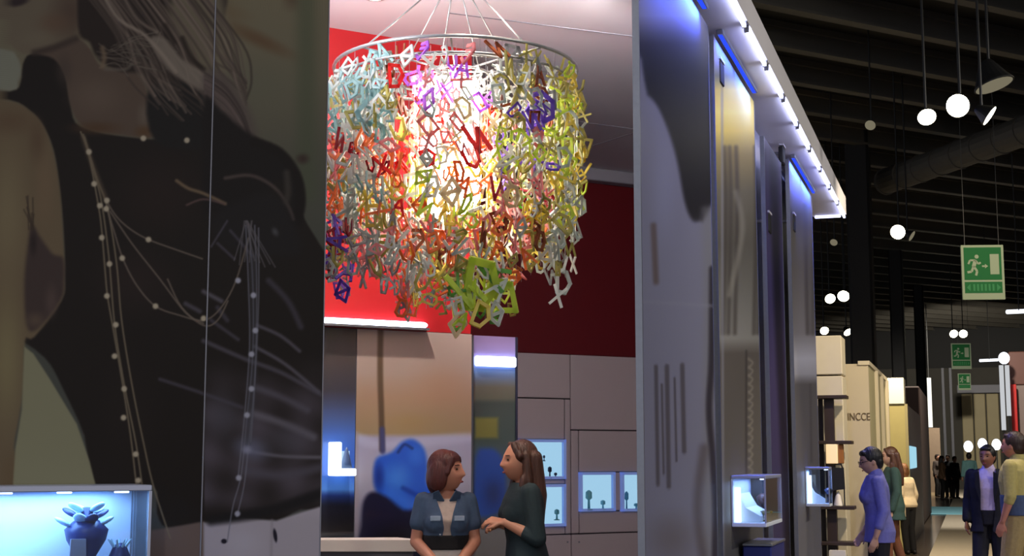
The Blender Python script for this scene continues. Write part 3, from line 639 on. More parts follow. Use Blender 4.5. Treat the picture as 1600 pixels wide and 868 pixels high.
# blue wash lamps under the canopy
def wash(s0, s1, e, lab):
    r = K.root('wash_light', (s0+s1)/2, 1.6, zs-.06, lab, 'light')
    K.part(r, 'housing', MB().cbox(s0, s1, 1.655, 1.705, zs-.04, zs-.001, .006), M_alu)
    K.part(r, 'lens', MB().box(s0+.03, s1-.03, 1.665, 1.695, zs-.044, zs-.0405), emitter('blue_lens', (40, 70, 255), 1.4))
    for k in range(2):
        s = s0+(s1-s0)*(k+.5)/2; light('AREA', 'blue_wash', K.w(s, 1.68, zs-.05), e, (.03, .1, 1), (s1-s0)*.45, K.w(s, 1.75, zs-.8), 130, .03).rotation_euler.rotate_axis('Z', 0)
wash(SN+.05, SN+2.0, 26, 'blue LED wash lamp over the broad arch-print facade panel'); wash(s20+.05, s21-.2, 12, 'blue LED wash lamp over the gold-glow facade panel'); wash(s40+.05, s41-.1, 30, 'blue LED wash lamp over the far facade panel')

# ------------------------------------------------------------------ glass display cases
M_case = mat('case_rim', (176, 180, 200), .35, .3)
M_plinth = mat('case_interior_white', (225, 232, 240), .5)
def glass_case(fr, x0, x1, yf, yb, z0, z1, lab, energy, col, fill=None):
    r = fr.root('display_case', (x0+x1)/2, (yf+yb)/2, z0, lab, 'display case')
    t = .018
    fr.part(r, 'base', MB().cbox(x0, x1, yf, yb-.002, z0, z0+.03, .004), M_plinth)
    fr.part(r, 'lid', MB().cbox(x0, x1, yf, yb-.002, z1-.026, z1, .004), M_case)
    fr.part(r, 'back_panel', MB().box(x0+.005, x1-.005, yb-.014, yb-.003, z0+.03, z1-.026), M_plinth)
    for a, b in ((x0, x0+t*.7), (x1-t*.7, x1)):
        fr.part(r, 'corner_post', MB().box(a, b, yf, yf+t*.7, z0+.03, z1-.026), M_case)
    fr.part(r, 'front_pane', MB().box(x0+t, x1-t, yf+.002, yf+.008, z0+.03, z1-.026), M_glass)
    fr.part(r, 'side_pane', MB().box(x0+.002, x0+.008, yf+t, yb-.015, z0+.03, z1-.026), M_glass); fr.part(r, 'side_pane', MB().box(x1-.008, x1-.002, yf+t, yb-.015, z0+.03, z1-.026), M_glass)
    n = 4
    for k in range(n):
        xx = x0+(x1-x0)*(k+.5)/n; fr.part(r, 'led_spot', MB().cbox(xx-.03, xx+.03, yf+.03, yf+.055, z1-.034, z1-.0265, .002), emitter('case_led', (210, 225, 255), 6))
    light('AREA', 'case_light', fr.w((x0+x1)/2, (yf+yb)/2, z1-.04), energy, col, (x1-x0)*.8, None, None, abs(yb-yf)*.6).rotation_euler = (0, 0, fr.rz)
    return r
x1c, z1c = FM.pix(238, 757, -.34); x0c = x1c-.98
gc = glass_case(FM, x0c, x1c, -.34, 0, z1c-.46, z1c, 'large blue-lit glass showcase with flower jewellery sculpture on the mural wall', 9, (.3, .56, 1))
# contents: dark blue sculpture with pale petals, two pale cards, a small ring stand and a tray
M_ink = mat('ink_blue', (26, 38, 92), .35); M_petal = mat('pale_petal', (190, 226, 236), .45); M_card = mat('grey_card', (150, 150, 160), .6)
bz = z1c-.43
def fx(px, y): return FM.px(px, y, 830)
sx = fx(135, -.17)
sc_ = FM.root('jewellery_sculpture', sx, -.17, bz, 'dark blue jewellery bust crowned with pale blue flower petals in the large showcase', 'sculpture')
FM.part(sc_, 'bust', MB().lathe([(.075, 0), (.08, .02), (.05, .06), (.045, .12), (.085, .19), (.095, .235), (.06, .27), (.028, .29), (.026, .33), (.0, .335)], (sx, -.17, bz), 18), M_ink, smooth=True)
for k in range(11):
    a = 2*math.pi*k/11+.2; rr = .062+.02*(k % 3); h = .30+.035*math.sin(k*2.3)
    R = Matrix.Rotation(a, 3, 'Z') @ Matrix.Rotation(-.5, 3, 'Y')
    FM.part(sc_, 'petal', MB().ell((sx+rr*math.cos(a), -.17+rr*math.sin(a)*.7, bz+h), (.042, .03, .012), 12, 6, R), M_petal if k % 4 else M_ink, smooth=True)
def lx(px, py, y): return FM.pix(px, py, y)
for (px, w, h, lab) in ((122, .04, .2, 'tall pale grey jewellery card leaning beside the blue bust'), (150, .035, .1, 'short pale grey jewellery card at the foot of the blue bust')):
    x = fx(px, -.26); FM.one('jewellery_card', MB().prism([(x-w, bz), (x+w, bz), (x+w*.8, bz+h), (x-w*.8, bz+h)], -.275, -.262, 'y'), M_card, lab, 'card')
x = fx(188, -.22)
rg = FM.root('ring_stand', x, -.22, bz, 'small dark spiky ring stand at the corner of the large showcase', 'jewellery stand')
FM.part(rg, 'cone', MB().lathe([(.06, 0), (.055, .1), (.03, .16), (.012, .175)], (x, -.22, bz), 14), M_ink, smooth=True)
for k in range(9):
    a = 2*math.pi*k/9; FM.part(rg, 'spike', MB().cap((x+.02*math.cos(a), -.22+.02*math.sin(a), bz+.15), (x+.05*math.cos(a), -.22+.05*math.sin(a), bz+.19), .007, .003, 6), M_petal, smooth=True)
x = fx(75, -.2); FM.one('jewellery_tray', MB().prism([(x-.14, bz), (x+.07, bz), (x+.07, bz+.11), (x+.04, bz+.12), (x-.14, bz+.02)], -.3, -.08, 'y'), mat('tray_blue', (84, 110, 180), .5), 'sloping blue velvet tray lying beside the blue bust', 'tray')

def facade_case(pa, pb, ptop, pbot, lab, e, depth=.26):
    s0, s1 = K.px(pa, PY), K.px(pb, PY-depth); z1, z0 = K.pix(pa, ptop, PY)[1], K.pix(pa, pbot, PY-.1)[1]
    r = glass_case(K, s0, s1, PY-depth, PY, z0, z1, lab, e, (.35, .5, 1)); zb0 = z0+.031
    # white stepped riser and a bright back light inside
    L = s1-s0
    K.part(r, 'riser', MB().prism([(PY-.2, zb0), (PY-.03, zb0), (PY-.03, zb0+(z1-z0)*.55), (PY-.09, zb0+(z1-z0)*.28), (PY-.2, zb0+(z1-z0)*.12)], s0+.12, s1-.2, 'x'), M_plinth)
    K.part(r, 'light_column', MB().cbox(s0+.05, s0+.1, PY-.06, PY-.02, zb0, z1-.09, .004), emitter('column_light', (215, 235, 255), 3))
    return s0, s1, zb0
def stand(s, y, z, h, lab, c=(60, 64, 84)):
    r = K.root('necklace_stand', s, y, z, lab, 'jewellery stand')
    K.part(r, 'foot', MB().lathe([(.035, 0), (.035, .008), (.008, .012), (.007, h*.5)], (s, y, z), 12), mat('stand_%d' % c[0], c, .3), smooth=True)
    K.part(r, 'bust', MB().lathe([(.008, h*.5), (.035, h*.6), (.05, h*.85), (.02, h*.97), (.005, h)], (s, y, z), 12), mat('stand_%d' % c[0], c, .3), smooth=True)
a, b, zb0 = facade_case(1141, 1220, 742, 830, 'blue-lit glass case mounted on the gold-glow facade panel', 3.5)
stand(b-.12, PY-.12, zb0, .2, 'dark necklace stand at the far corner of the case on the gold-glow panel', (84, 56, 44)); stand(a+.3, PY-.222, zb0, .09, 'tiny brown ring stand on the riser foot in the gold-glow panel case', (120, 110, 60))
sb0, sb1 = K.px(1204, PY-.26), K.px(1224, PY-.26); pr = K.root('plinth', (sb0+sb1)/2, PY-.15, 0, 'dark blue plinth standing under the case on the gold-glow panel', 'plinth')
pz = K.pix(1212, 851, PY-.26)[1]; K.part(pr, 'body', MB().cbox(sb0, sb1, PY-.25, PY-.03, 0, pz, .01), mat('plinth_blue', (34, 44, 120), .4, noise=.05)); K.part(pr, 'cap_plate', MB().cbox(sb0-.01, sb1+.01, PY-.26, PY-.03, pz, pz+.02, .004), M_alu)
a, b, zb0 = facade_case(1257, 1299, 729, 796, 'violet-lit glass case mounted on the far facade panel', 3.5)
stand(a+.3, PY-.222, zb0, .17, 'dark slanted pendant stand in the violet-lit case', (40, 44, 70))

# ------------------------------------------------------------------ chandelier
CY = 8.3; cc = at_Y(712, 112, CY); RZ = cc[2]; CX = cc[0]; RR = .735
CH = newobj('chandelier', None, None, (CX, CY, RZ)); tag(CH, 'big round chandelier of tangled multicoloured plastic shapes hanging under the white booth ceiling', 'chandelier')
def cpart(name, mb, m, smooth=True, kind=None):
    o = newobj(name, mb.mesh(name, m if isinstance(m, list) else [m], (CX, CY, RZ), smooth), CH)
    if kind: o['kind'] = kind
    return o
def torus(R, r, z, n=64):
    return MB().rings([[(CX+(R+r*math.cos(b))*math.cos(a), CY+(R+r*math.cos(b))*math.sin(a), z+r*math.sin(b)) for b in [2*math.pi*k/8 for k in range(8)]] for a in [2*math.pi*i/n for i in range(n+1)]], cap=False)
M_wire = mat('wire_steel', (150, 150, 150), .35, .7)
cpart('ring', torus(RR, .011, RZ), M_wire); cpart('ring', torus(RR*.96, .008, RZ-.085), M_wire); cpart('ring', torus(.45, .008, RZ-.02), M_wire); cpart('ring', torus(.2, .008, RZ-.02), M_wire)
top = at_Y(706, -45, CY); top[2] = ZC-.02; top[1] = CY
for px, rr, a in ((630, RR, 2.25), (690, .45, 1.9), (737, .45, 1.2), (778, RR, .95), (600, RR, 4.0), (800, RR, 5.3)):
    cpart('cable', MB().tube([(CX+rr*math.cos(a)*1., CY+rr*math.sin(a), RZ), (CX, CY, ZC-.03)], .005, 6), M_wire)
for k in range(4):
    a = math.pi*k/4; cpart('spoke', MB().tube([(CX-RR*math.cos(a), CY-RR*math.sin(a), RZ), (CX+RR*math.cos(a), CY+RR*math.sin(a), RZ)], .006, 6), M_wire)
cpart('ceiling_rose', MB().lathe([(.09, -.03), (.1, -.015), (.1, 0)], (CX, CY, ZC), 20), M_wire)
zc0, zc1 = at_Y(705, 335, CY)[2], at_Y(705, 125, CY)[2]
cpart('lamp_core', MB().lathe([(.02, 0), (.12, .02), (.17, .1), (.18, .3), (.18, zc1-zc0-.06), (.15, zc1-zc0-.01), (.02, zc1-zc0)], (CX-.02, CY, zc0), 24), emitter('core_light', (255, 244, 226), 34))
cpart('lamp_stem', MB().tube([(CX-.02, CY, zc1), (CX-.02, CY, RZ)], .014, 8), M_wire)
PAL = dict(white=(226, 228, 222), pale=(188, 196, 190), teal=(150, 186, 186), grey=(150, 150, 150), olive=(176, 168, 84), yellow=(224, 204, 78), lemon=(206, 224, 70), green=(108, 176, 66),
           red=(206, 40, 34), crimson=(150, 22, 40), orange=(232, 130, 60), pink=(222, 140, 140), purple=(112, 70, 190), violet=(196, 110, 230), cream=(236, 220, 180), brown=(150, 84, 50))
PAL = {k_: tuple(int(c_+(255-c_)*(.05 if k_ in ('red', 'crimson', 'brown') else .16)) for c_ in v_) for k_, v_ in PAL.items()}
PN = list(PAL); PM = [plastic('acrylic_'+k, v) for k, v in PAL.items()]
rnd = random.Random(11)
def pick(px, py):
    if 640 < px < 775 and py < 345:
        if py < 165: return rnd.choice(['violet', 'violet', 'white', 'white', 'pink'])
        if py < 250: return rnd.choice(['red', 'orange', 'cream', 'pink', 'white', 'pink'] if px > 690 else ['pink', 'cream', 'white', 'red', 'pale'])
        return rnd.choice(['cream', 'yellow', 'white', 'orange', 'lemon'])
    if px < 610:
        if py < 215: return rnd.choice(['white', 'teal', 'teal', 'pale', 'olive', 'white'])
        if py < 268: return rnd.choice(['red', 'crimson', 'pink', 'orange', 'white', 'pale'])
        if py < 340: return rnd.choice(['olive', 'white', 'yellow', 'teal', 'orange', 'pale'])
        return rnd.choice(['crimson', 'grey', 'pale', 'olive', 'purple']) if px < 560 else rnd.choice(['pale', 'olive', 'pink', 'white', 'grey'])
    if px <= 645:
        return rnd.choice(['brown', 'olive', 'red', 'white', 'orange'] if py < 200 else ['orange', 'red', 'pink', 'yellow', 'orange'] if py < 340 else ['pink', 'pale', 'grey', 'orange', 'white'])
    if px >= 770 and py < 345:
        if px > 868: return rnd.choice(['olive', 'lemon', 'yellow', 'pale', 'olive'])
        if py < 140: return rnd.choice(['olive', 'pale', 'grey', 'brown', 'olive'])
        if py < 200: return rnd.choice(['purple', 'grey', 'pale', 'pale', 'white', 'olive', 'brown'])
        if py < 265: return rnd.choice(['white', 'olive', 'pale', 'pink', 'lemon', 'purple'])
        return rnd.choice(['crimson', 'olive', 'pale', 'green', 'pink', 'yellow', 'pink', 'cream', 'purple'])
    if px > 855: return rnd.choice(['pale', 'white', 'grey', 'olive'])
    if py > 430 and 690 < px < 800: return rnd.choice(['lemon', 'green', 'pale', 'lemon', 'white'])
    return rnd.choice(['olive', 'pale', 'orange', 'yellow', 'pink', 'brown', 'olive', 'white'])
SH = [[[(-.35, -.5), (.05, .5), (.4, -.45)], [(-.2, -.1), (.25, -.08)]], [[(-.3, -.5), (-.35, .45), (.3, .5), (.35, -.45), (-.3, -.5)]], [[(-.4, .5), (-.1, -.5), (.15, .3), (.4, -.5)]],
      [[(-.35, -.3), (-.2, .4), (.2, .45), (.38, .05), (.2, -.4), (-.15, -.45), (-.35, -.3)], [(-.2, .4), (-.4, .55)]], [[(-.35, .5), (.35, -.5)], [(.35, .5), (-.35, -.5)]], [[(-.4, .35), (.0, .5), (.35, .2), (.1, -.5), (-.3, -.3)], [(-.25, .1), (.3, .2)]],
      [[(-.3, -.5), (-.32, .5), (.15, .45), (.36, 0), (.1, -.48), (-.3, -.5)]], [[(-.35, .5), (-.3, -.2), (0, -.5), (.3, -.2), (.36, .5)]], [[(0, .55), (-.4, -.1), (.1, -.5), (.4, .1), (0, .55)], [(-.4, -.1), (.4, .1)]]]
def glyph(mb, sh, w, t, Mx=None):
    for pl in sh:
        for (ax, az), (bx, bz_) in zip(pl[:-1], pl[1:]):
            d = Vector((bx-ax, 0, bz_-az)); n = Vector((-d.z, 0, d.x)).normalized()*w/2; e = d.normalized()*w*.4; a = Vector((ax, 0, az))-e; b = Vector((bx, 0, bz_))+e; y = Vector((0, t/2, 0))
            vs = [a-n-y, b-n-y, b+n-y, a+n-y, a-n+y, b-n+y, b+n+y, a+n+y]
            if Mx is not None: vs = [Mx @ v for v in vs]
            mb.add(vs, [(0,1,2,3),(7,6,5,4),(0,4,5,1),(1,5,6,2),(2,6,7,3),(3,7,4,0)])
    return mb
GM = [glyph(MB(), s, .15, .1).mesh('pendant', [PM[0]]) for s in SH]
BX = [500, 520, 535, 560, 600, 625, 660, 690, 715, 735, 760, 790, 815, 850, 870, 885, 905, 930]; BY = [330, 425, 462, 400, 430, 470, 495, 450, 505, 470, 490, 475, 430, 398, 455, 430, 320, 300]
pieces = []; wires = MB()
for R_, n_, st in ((RR, 46, .08), (RR*.82, 28, .09), (.48, 18, .09), (.25, 16, .085)):
    for k in range(n_):
        a = 2*math.pi*(k+.5*rnd.random())/n_; x, y = CX+R_*math.cos(a), CY+R_*math.sin(a)
        px, _ = proj((x, y, RZ-.5)); yb = float(np.interp(px, BX, BY))+rnd.uniform(-25, 22)
        if R_ < .3: yb = min(yb, 440)
        zb3 = at_Y(px, yb, y)[2]; z = RZ-.06-rnd.random()*.06
        if R_ > .4 and y < CY and 635 < px < 780 and rnd.random() < .55: zb3 = max(zb3, RZ-.12) if rnd.random() < .5 else zb3; z = z if zb3 > RZ-.2 else at_Y(px, 350, y)[2]
        if R_ < .6 and abs(a-math.pi*1.5) > 2.2 and rnd.random() < .2: continue
        wires.tube([(x, y, RZ-.01), (x, y, zb3)], .0014, 4)
        while z > zb3:
            q = Vector((x+rnd.gauss(0, .024), y+rnd.gauss(0, .024), z)); u, v = proj(q); s = rnd.uniform(.075, .125)
            pieces.append((q, s, (rnd.gauss(0, .35), rnd.gauss(0, .5), rnd.uniform(-1.1, 1.1)), rnd.randrange(len(SH)), pick(u, v))); z -= st*rnd.uniform(.75, 1.3)
for px, py, s, c in ((752, 445, .27, 'lemon'), (728, 450, .2, 'lemon'), (788, 462, .2, 'lemon'), (770, 430, .17, 'green'), (752, 492, .14, 'yellow'), (775, 490, .12, 'white'), (715, 506, .13, 'cream'), (880, 440, .14, 'pale'), (872, 462, .11, 'white'), (535, 455, .12, 'purple'), (850, 165, .17, 'purple'), (545, 205, .2, 'white'), (580, 170, .19, 'teal'), (530, 275, .2, 'olive'), (566, 268, .18, 'white'), (812, 135, .2, 'olive'), (745, 215, .16, 'red'), (705, 300, .14, 'cream')):
    q = Vector(at_Y(px, py, CY-math.sqrt(max(.02, RR**2-((px-712)/F*8.5)**2))*.98)); pieces.append((q, s, (rnd.gauss(0, .2), rnd.gauss(0, .5), rnd.uniform(-.5, .5)), rnd.randrange(len(SH)), c))
pieces.sort(key=lambda p: (p[0].y - 3*p[1])); stuff = MB()
from mathutils import Euler
for i, (q, s, e, g, cn) in enumerate(pieces):
    if i < 300:
        o = newobj('pendant', GM[g], CH, q-Vector((CX, CY, RZ))); o.rotation_euler = Euler(e); o.scale = (s*.9, s*.9, s)
        o.material_slots[0].link = 'OBJECT'; o.material_slots[0].material = PM[PN.index(cn)]
    else:
        Mx = Matrix.Translation(q) @ Euler(e).to_matrix().to_4x4() @ Matrix.Diagonal((s*.9, s*.9, s, 1)); stuff.cm = PN.index(cn); glyph(stuff, SH[g], .15, .1, Mx)
cpart('pendants_inner', stuff, PM, False, 'stuff'); cpart('strand_wires', wires, M_wire, False, 'stuff')

# ------------------------------------------------------------------ hall lights
M_house = mat('lamp_black', (26, 26, 26), .5)
E_flood = emitter('flood_lens', (255, 246, 214), 14); E_dim = emitter('flood_dim', (190, 180, 150), .35)
def flood(px, py, Y, d, face, lab, em=E_flood, grp='hall floodlights', rod=True):
    p = Vector(at_Y(px, py, Y)); r = newobj('floodlight', None, None, p); tag(r, lab, 'light', grp)
    f = Vector(face).normalized(); a = f.orthogonal().normalized(); b = f.cross(a)
    def ring(h, rad): return [f*h+(a*math.cos(t)+b*math.sin(t))*rad for t in [2*math.pi*k/20 for k in range(20)]]
    newobj('reflector', MB().rings([ring(-d*.7, d*.16), ring(-d*.62, d*.22), ring(-d*.2, d*.42), ring(0, d*.54), ring(.012, d*.54), ring(.012, d*.5)], cap=True).mesh('reflector', [M_house], smooth=False), r)
    newobj('lens', MB().rings([ring(.013, d*.5), ring(.016, d*.3), ring(.018, d*.02)], cap=True).mesh('lens', [em]), r)
    if rod: newobj('hanger', MB().tube([-f*d*.4, -f*d*.4+Vector((0, 0, 8.6-p.z))], .015, 6).mesh('hanger', [M_house]), r)
    return p
p1 = flood(1497, 165, 15, .25, (-.50, -.80, -.26), 'round hall floodlight glaring straight down the aisle, middle of a cluster of three')
flood(1448, 182, 15.2, .2, (-.1, -.85, -.75), 'oval-looking hall floodlight hanging beside the glaring middle lamp'); flood(1545, 180, 15.1, .23, (.75, -.3, -.6), 'hall floodlight turned nearly edge-on beside the glaring middle lamp')
flood(1553, 132, 15.4, .42, (.25, -.16, -.95), 'wide flat unlit lamp shade above the glaring floodlight cluster', E_dim)
flood(1403, 362, 24, .25, (-.4, -.85, -.35), 'hall floodlight shining beside the black pillar'); flood(1424, 368, 25.2, .2, (.7, -.4, -.5), 'dim hall floodlight beside the black pillar', E_dim)
flood(1297, 466, 30, .22, (0, -.9, -.5), 'smaller floodlight of the pair above the cream booth'); flood(1318, 462, 30, .25, (-.3, -.85, -.5), 'larger floodlight of the pair above the cream booth')
flood(1288, 516, 33, .2, (0, -.9, -.5), 'small lamp low above the cream block'); flood(1325, 518, 33, .22, (.3, -.6, -.7), 'small slanted lamp low above the cream block')
flood(1490, 521, 48, .28, (0, -.9, -.4), 'far floodlight of the pair over the middle exit sign, on the pillar side'); flood(1505, 521, 48, .28, (-.2, -.9, -.4), 'far floodlight of the pair over the middle exit sign')
flood(1360, 195, 22, .17, (-.4, -.7, -.6), 'dim little lamp on a hall ceiling joist', E_dim); flood(1303, 378, 26, .14, (-.4, -.7, -.6), 'dim little lamp by the canopy end', E_dim)
for px, py, Y, w in ((1592, 487, 26, .45), (1546, 563, 40, .55)):
    p = at_Y(px, py, Y); r = newobj('tube_light', None, None, p); tag(r, 'long white tube light hung over the aisle %s' % ('beside the large exit sign' if Y < 30 else 'in front of the far wall'), 'light')
    newobj('tube', MB().tube([(-w/2, 0, 0), (w/2, .1, .03)], .04, 8).mesh('tube', [emitter('tube_white', (235, 240, 250), 1.8)]), r); newobj('hanger', MB().tube([(0, 0, .03), (0, 0, (8.6 if Y > 30 else 7.3)-p[2])], .01, 5).mesh('hanger', [M_house]), r)
for px, py in ((1513, 697), (1535, 693), (1557, 694)):
    p = at_Y(px, py, 60); r = newobj('globe_lamp', None, None, p); tag(r, 'white globe lamp on a slim post before the far doors', 'lamp', 'globe lamps before the far doors')
    newobj('globe', MB().ell((0, 0, 0), (.19, .19, .24)).mesh('globe', [emitter('globe_white', (240, 244, 255), 3)], smooth=True), r); newobj('post', MB().tube([(0, 0, -.23), (0, 0, -p[2])], .03, 8).mesh('post', [M_house]), r)
warm = (1, .84, .6)
light('SPOT', 'flood_or_fill_beam', p1-Vector((.14, .2, .08)), 500, warm, .12, K.w(13.5, -.4, 0), spot=80)
light('SPOT', 'flood_or_fill_beam', at_Y(1403, 362, 23.6), 1500, warm, .15, K.w(26.2, 1.7, 1.6), spot=95)
light('SPOT', 'flood_or_fill_beam', Vector(K.w(16, -1.5, 6.5)), 1500, warm, .2, K.w(21.5, 1.6, 1.8), spot=65)  # added beam without a fixture, brightens the cream booth
light('SPOT', 'flood_or_fill_beam', Vector(K.w(36, 0, 7)), 2500, (1, .93, .8), .3, K.w(40, 0, 0), spot=110)  # added beam without a fixture, brightens the middle of the aisle
fp = Vector((-1.0, -1.6, 5.6)); ft = (Vector(FM.w(-.75, 0, .9))-fp).normalized(); fr_ = newobj('floodlight', None, None, fp); tag(fr_, 'added unseen lamp aimed at the lower part of the printed mural', 'light')  # added lamp behind the camera, lifts the lower mural
newobj('reflector', MB().cap(-ft*.25, -ft*.05, .07, .14, 16).mesh('reflector', [M_house]), fr_); newobj('hanger', MB().tube([-ft*.2, -ft*.2+Vector((0, 0, 3.0))], .015, 6).mesh('hanger', [M_house]), fr_)
light('SPOT', 'flood_or_fill_beam', fp+ft*.12, 420, (1, .95, .86), .15, FM.w(-.75, 0, .9), spot=34, blend=1)
for sx_, sy_, e_ in ((5, -5, 700), (11, -7, 1100), (17, -7, 900)):  # added lamps out of view that brighten the facade and canopy
    fp = Vector(K.w(sx_, sy_, 6.6)); fr_ = newobj('floodlight', None, None, fp); tag(fr_, 'added unseen lamp across the aisle aimed at the printed facade', 'light', 'added lamps across the aisle')
    ft = Vector(K.w(sx_+2.5, 1.7, 3.0))-fp; ft.normalize(); newobj('reflector', MB().cap(-ft*.25, -ft*.05, .07, .14, 16).mesh('reflector', [M_house]), fr_); newobj('hanger', MB().tube([-ft*.2, -ft*.2+Vector((0, 0, 2.0))], .015, 6).mesh('hanger', [M_house]), fr_)
    light('SPOT', 'flood_or_fill_beam', fp+ft*.12, e_, (1, .93, .82), .15, K.w(sx_+2.5, 1.7, 2.8), spot=75, blend=.8)
light('SPOT', 'flood_or_fill_beam', Vector(K.w(60, 0, 7)), 3500, (1, .93, .8), .3, K.w(68, 0, 0), spot=120)  # added beam without a fixture, brightens the far end

# ------------------------------------------------------------------ neighbouring booths along the aisle
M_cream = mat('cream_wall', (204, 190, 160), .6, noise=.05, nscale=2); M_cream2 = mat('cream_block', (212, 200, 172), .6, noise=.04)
def zat(px, py, s): return float(at_Y(px, py, np.array(K.w(s, tpx(px, s)))[1])[2])
s0 = 19.5
r = K.root('cream_block', s0+.3, 2.6, 0, 'tall cream wall block with a horizontal joint behind the shelf stand', 'booth wall')
K.part(r, 'upper_panel', MB().cbox(s0, s0+.6, tpx(1320, s0), 3.8, zat(1300, 586, s0)+.01, zat(1300, 524, s0), .01), M_cream2); K.part(r, 'lower_panel', MB().cbox(s0, s0+.6, tpx(1320, s0), 3.8, 0, zat(1300, 586, s0)-.01, .01), M_cream2)
# shelf stand
ss = 19.1; yA, yB = tpx(1284, ss)+.05, tpx(1330, ss)
M_wood = mat('dark_brown_wood', (52, 38, 30), .5, noise=.2, nscale=6)
r = K.root('shelf_stand', ss+.1, (yA+yB)/2, 0, 'dark brown open shelf stand beyond the far facade panel', 'shelf')
shz = {}
for py, px1 in ((617, 1326), (688, 1332), (790, 1333), (846, 1334)):
    z = zat(1305, py, ss); shz[py] = z; K.part(r, 'shelf', MB().cbox(ss-.05, ss+.3, tpx(px1, ss), yA, z-.045, z, .006), M_wood)
K.part(r, 'post', MB().box(ss+.05, ss+.18, tpx(1304, ss), tpx(1289, ss), 0, shz[617]-.046), M_wood)
K.part(r, 'post', MB().box(ss+.2, ss+.28, yA-.06, yA, 0, shz[617]-.046), M_wood)
# goods on the shelves
def sbox(name, pxa, pxb, zb_, h, m, lab, cat):
    a, b = tpx(pxb, ss), tpx(pxa, ss); K.one(name, MB().prism([(a, zb_), (b, zb_), (b-(b-a)*.08, zb_+h), (a+(b-a)*.12, zb_+h)], ss-.2, ss-.07, 'x'), m, lab, cat)
z3 = shz[790]
r = K.root('handbag', ss, tpx(1309, ss), z3, 'black handbag with curved handle on the middle shelf', 'bag')
ya, yb_ = tpx(1319, ss), tpx(1299, ss)
K.part(r, 'bag_body', MB().prism([(ya, z3+.22), (yb_, z3+.20), (yb_-.01, z3+.5), (ya+.01, z3+.5)], ss-.045, ss+.03, 'x'), M_black); K.part(r, 'handle', MB().tube([(ss-.01, ya+.02, z3+.48), (ss-.01, ya+.04, z3+.545), (ss-.01, yb_-.04, z3+.545), (ss-.01, yb_-.02, z3+.5)], .012, 6), M_black); K.part(r, 'bag_stand', MB().box(ss-.035, ss+.02, ya+.002, ya+.016, z3, z3+.22), M_black)
K.one('display_cone', MB().lathe([(.065, 0), (.062, .015), (.04, .12), (.015, .185), (.004, .195)], (ss+.01, tpx(1308, ss), z3), 16), mat('cone_white', (232, 222, 196), .5), 'white display cone standing below the black handbag', 'display stand', smooth=True)
zt3 = zat(1300, 727, ss); K.one('shelf_light_box', MB().cbox(ss-.05, ss+.04, tpx(1309, ss), tpx(1291, ss), shz[688]-.30, shz[688]-.047, .006), mat('warm_lit_card', (236, 214, 170), .5, emit=(255, 214, 150), es=.5), 'warm lit display card under the second shelf of the stand', 'display box')
K.one('wooden_box', MB().cbox(ss-.0, ss+.12, tpx(1318, ss), tpx(1310, ss), shz[688]-.30, shz[688]-.047, .008), mat('amber_wood', (150, 96, 42), .5, noise=.2), 'amber wooden box hung beside the warm lit card', 'box')
sbox('paper_bag', 1291, 1322, .02, shz[846]-.12, mat('white_paper', (226, 218, 196), .7), 'white paper bag standing under the lowest shelf of the stand', 'bag')
# cream booth with lettering
s1 = 20.6
zt1 = zat(1345, 568, s1)
r = K.root('exhibition_booth', s1+2, 2.4, 0, 'cream walled booth with small dark lettering high on its end wall', 'booth')
y1 = tpx(1361, s1)
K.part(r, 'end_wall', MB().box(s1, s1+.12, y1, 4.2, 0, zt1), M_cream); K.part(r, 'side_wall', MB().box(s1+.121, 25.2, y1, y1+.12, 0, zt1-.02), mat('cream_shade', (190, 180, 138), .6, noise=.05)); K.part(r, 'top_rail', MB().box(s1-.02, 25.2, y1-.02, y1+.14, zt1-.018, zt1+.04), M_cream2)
for s in (22.0, 23.4, 24.8): K.part(r, 'pilaster', MB().box(s, s+.14, y1-.05, y1, 0, zt1-.02), M_cream2)
cu = bpy.data.curves.new('lettering', 'FONT'); cu.body = 'INCCE'; cu.size = .15; cu.extrude = .004; cu.align_x = 'CENTER'
to = bpy.data.objects.new('tmp', cu); COL.objects.link(to); tm = bpy.data.meshes.new_from_object(to.evaluated_get(bpy.context.evaluated_depsgraph_get())); bpy.data.objects.remove(to)
tm.materials.clear(); tm.materials.append(mat('letter_brown', (104, 88, 60), .6)); off = OFF[r.name]
lo = newobj('lettering', tm, r, (s1-.006-off[0], tpx(1344, s1)-off[1], zat(1340, 656, s1))); lo.rotation_euler = (math.radians(90), 0, math.radians(-90)); lo.scale = (.72, 1, 1)
# white and olive booth
s2 = 26.5; yb2 = tpx(1419, s2); zt2, zm2 = zat(1400, 590, s2), zat(1400, 631, s2)
r = K.root('exhibition_booth', s2+3, 2.2, 0, 'booth with white upper band and olive lower wall, a cyan screen on its side', 'booth')
K.part(r, 'upper_band', MB().cbox(s2-.03, s2+.6, yb2+.03, 3.6, zm2, zt2, .01), mat('band_white', (226, 222, 204), .6)); K.part(r, 'lower_wall', MB().box(s2, s2+.6, yb2+.03, 3.6, 0, zm2), mat('olive_wall', (164, 152, 98), .7, noise=.06))
K.part(r, 'side_wall', MB().box(s2+.61, 34, yb2, yb2+.1, 0, zm2), mat('slate_wall', (112, 112, 116), .5, noise=.06)); K.part(r, 'corner_post', MB().box(s2-.02, s2+.1, yb2-.02, yb2+.03, 0, zm2), mat('olive_edge', (150, 140, 100), .6))
sa, sb = K.px(1420, yb2), K.px(1430, yb2)
K.part(r, 'screen', MB().cbox(sa, sb, yb2-.03, yb2-.001, zat(1425, 731, (sa+sb)/2), zat(1425, 697, (sa+sb)/2), .01), emitter('cyan_screen', (170, 225, 245), .9))
